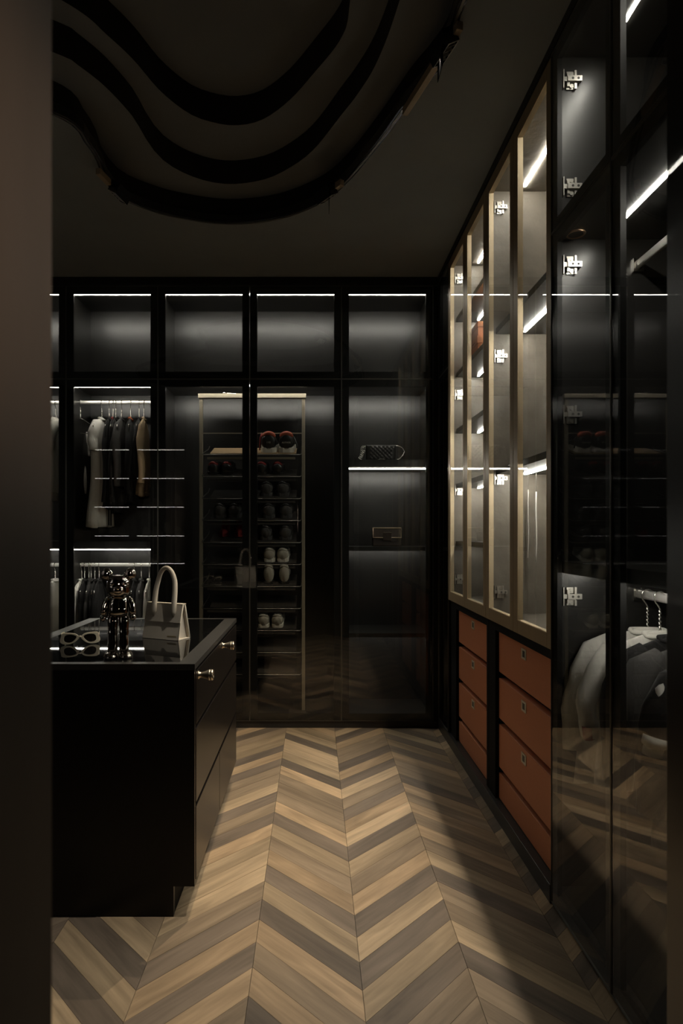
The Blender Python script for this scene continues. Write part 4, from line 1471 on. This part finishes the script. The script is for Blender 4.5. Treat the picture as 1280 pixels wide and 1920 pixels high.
for k, (x, z) in enumerate(cpts):
    p = at(660 + x / 10.667, 820 + z / 10.667, YQ - .01)
    c = Vector((p.x - qb0.x, -.01, p.z - 1.6855))
    a0 = (k % 2) * 1.2
    ch.tube([c + Vector((.0065 * math.cos(2 * PI * j / 10), .003 * math.sin(2 * PI * j / 10 + a0), .0065 * math.sin(2 * PI * j / 10))) for j in range(10)], .0018, 5, closed=True)
obj_from(ch, 'chain', M['chrome'], qb, local=True, smooth=True)

# flap clutch on the shelf below
ck0 = at(724.5, 1027, YQ)
ck = thing('clutch_bag', 'dark brown flap clutch with pale trim on the shelf under the quilted bag', 'clutch', (ck0.x, YQ, 1.1355))
CWD, CH = .094, .119
obj_from(MB().prism([(-.030, 0), (.030, 0), (.020, CH - .004), (-.020, CH - .004)], 'x', -CWD, CWD), 'body', M['clutch'], ck, local=True, bevel=.006, segs=3)
fy = lambda z: -(.030 - .010 * z / CH) - .002
fl = MB().loft([[(x, fy(z) - e, z) for x, z in ((-CWD, .054), (-.030, .054), (0, .044), (.030, .054), (CWD, .054), (CWD, CH), (-CWD, CH))] for e in (0, .005)])
fl.box(-CWD, CWD, -.022, .020, CH - .002, CH + .003)
obj_from(fl, 'flap', M['clutch'], ck, local=True, bevel=.001)
tr = MB()
edge = [(-CWD + .002, CH), (-CWD + .002, .056), (-.030, .056), (0, .046), (.030, .056), (CWD - .002, .056), (CWD - .002, CH), (-CWD + .002, CH)]
tr.tube([(x, fy(z) - .006, z) for x, z in edge], .0035, 6)
obj_from(tr, 'piping', M['clutch_trim'], ck, local=True, smooth=True)
obj_from(MB().box(-.027, .027, -.041, -.028, .035, .088), 'clasp_band', M['clutch'], ck, local=True, bevel=.002)
obj_from(MB().box(-.027, .027, -.043, -.036, .088, .092), 'clasp_bar', M['chrome'], ck, local=True)

# ------------------------------------------------------------------ things on the far tan cabinet's shelves
def card_box(label, x0, x1, y0, y1, z, h):
    t = thing('gift_box', label, 'box', ((x0 + x1) / 2, (y0 + y1) / 2, z), 0, 'orange boxes in the far display cabinet')
    obj_from(MB().box(x0, x1, y0, y1, z, z + h * .70), 'box_base', M['box_orange'], t, bevel=.001)
    obj_from(MB().box(x0 - .003, x1 + .003, y0 - .003, y1 + .003, z + h * .62, z + h), 'lid', M['box_orange'], t, bevel=.001)
    obj_from(MB().box(x0 - .0036, x0 - .0028, y0 + .04, y0 + .10, z + h * .74, z + h * .78), 'ribbon_mark', M['box_brown'], t)
    return t


zsh = 2.119 + .0262
card_box('large orange gift box at the bottom of the stack in the far display cabinet', .850, 1.02, 3.18, 3.36, zsh, .100)
card_box('orange gift box stacked on top of another orange box in the far display cabinet', .853, 1.01, 3.185, 3.355, zsh + .1005, .075)


def soft_bag(label, x, y, z, w, h, d, m, rz, strap):
    t = thing('handbag', label, 'handbag', (x, y, z), rz)
    n = 24
    rr = []
    for k in range(9):
        u = k / 8
        f = 1 - .30 * u ** 2
        g = (1 - u ** 3) * .9 + .1
        rr.append([(w / 2 * f * math.copysign(abs(math.cos(2 * PI * j / n)) ** .55, math.cos(2 * PI * j / n)), d / 2 * g * math.copysign(abs(math.sin(2 * PI * j / n)) ** .6, math.sin(2 * PI * j / n)), h * u) for j in range(n)])
    obj_from(MB().loft(rr), 'body', m, t, smooth=True, local=True)
    obj_from(MB().tube([(-w * .33, 0, h * .93), (-w * .30, 0, h * 1.2), (-w * .15, 0, h * 1.4), (w * .15, 0, h * 1.4), (w * .30, 0, h * 1.2), (w * .33, 0, h * .93)], .005, 8), 'strap', m, t, smooth=True, local=True)
    return t


soft_bag('pale slouchy handbag on the top lit shelf above the orange boxes', .985, 3.20, 2.437 + .0262, .20, .16, .09, M['shoe_cream'], math.radians(80), True)
soft_bag('grey handbag on the lit shelf below the orange boxes', .970, 3.18, 1.795 + .0262, .22, .15, .09, M['shoe_grey'], math.radians(80), True)
soft_bag('dark structured handbag on the second lit shelf from the bottom, far display cabinet', .985, 3.12, 1.480 + .0262, .20, .14, .09, M['quilt'], math.radians(80), True)

# two thin white cords hanging in the near tan cabinet
for k, (px, y0, y1) in enumerate(((990, 918, 1046), (1005, 922, 1052))):
    X = 0.95
    Y = F * X / (px - CX)
    za, zb = H - (y0 - CY) * Y / F, H - (y1 - CY) * Y / F
    t = thing('white_string', 'thin white string hanging under the lowest lit shelf, %s of the two' % ('farther' if k == 0 else 'nearer'), 'string', (X, Y, zb), 0, 'strings in the near display cabinet')
    obj_from(MB().tube([(X, Y, 1.4845), (X, Y, za)], .0006, 5), 'thread', M['screw'], t, smooth=True)
    obj_from(MB().tube([(X, Y + .003 * math.sin(j * .9), za + (zb - za) * j / 8) for j in range(9)], .0028 if k else .002, 6), 'cord', M['cord'], t, smooth=True)

# ------------------------------------------------------------------ shoe cabinet on the wall behind the viewer (the back glass mirrors it)
SC0, SC1, SCY = -2.48, -1.43, 0.80
sc = thing('shoe_cabinet', 'open black shoe cabinet with lit shelf edges, mirrored in the back wardrobe glass', 'cabinet', ((SC0 + SC1) / 2, .64, 0))
ST = (2.165, 1.845, 1.523, 1.200, 0.890)
obj_from(MB().box(SC0, SC0 + .02, .455, SCY, 0, 2.6), 'side_panel', M['black'], sc)
obj_from(MB().box(SC1 - .02, SC1, .455, SCY, 0, 2.6), 'side_panel', M['black'], sc)
obj_from(MB().box(-2.07, -1.985, .455, SCY, 0, 2.6), 'divider', M['black'], sc)
obj_from(MB().box(SC0 + .02, SC1 - .02, .455, .47, 0, 2.6), 'back_panel', M['charcoal'], sc)
obj_from(MB().box(SC0 + .02, SC1 - .02, .47, SCY, 2.58, 2.6), 'top_panel', M['black'], sc)
for z in ST:
    obj_from(MB().box(SC0 + .02, -2.07, .47, SCY - .004, z - .014, z).box(-1.985, SC1 - .02, .47, SCY - .004, z - .014, z), 'shelf', M['charcoal'], sc)
    led_bar(sc, SC0 + .025, -2.075, SCY - .004, SCY, z - .012, z - .006, 'led_shoe')
    led_bar(sc, -1.98, SC1 - .025, SCY - .004, SCY, z - .012, z - .006, 'led_shoe')
# two thin strap loops that hang from its upper shelf
for k, (x0, x1) in enumerate(((-1.842, -1.800), (-1.592, -1.545))):
    t = thing('hanging_strap', 'thin pale bag strap looped over the upper shelf of the mirrored shoe cabinet, %s one' % ('divider-side' if k == 0 else 'end-side'), 'strap', ((x0 + x1) / 2, SCY + .008, .72), 0, 'straps in the mirrored shoe cabinet')
    pts = [(x0, SCY + .008, .72), (x0 - .003, SCY + .009, 1.2), (x0, SCY + .008, 1.80), (x0 + .006, SCY + .007, 1.85), (x1 - .010, SCY + .007, 1.85), (x1, SCY + .008, 1.80), (x1 + .003, SCY + .009, 1.3), (x1, SCY + .008, .74)]
    obj_from(MB().tube(pts, .0042, 6), 'strap_cord', M['cord'], t, smooth=True)
rr = random.Random(3)
for zi, z in enumerate(ST[1:]):
    for k, x in enumerate((-2.40, -2.29, -2.17, -1.90, -1.79, -1.66, -1.54)):
        o = copy_tree(rr.choice([cream, boot, grey, cream]))
        o.location = (x, SCY - .03, z + .0005)
        o.rotation_euler = (0, 0, PI)
        o.scale = (1, 1, 1)
        o['label'] = 'pale shoe on the %s shelf of the mirrored shoe cabinet, %s from its hall-side end' % (('second', 'third', 'fourth', 'lowest')[zi], ('first', 'second', 'third', 'fourth', 'fifth', 'sixth', 'seventh')[k])
        o['group'] = 'shoes in the mirrored shoe cabinet'

print('objects', len(bpy.data.objects))
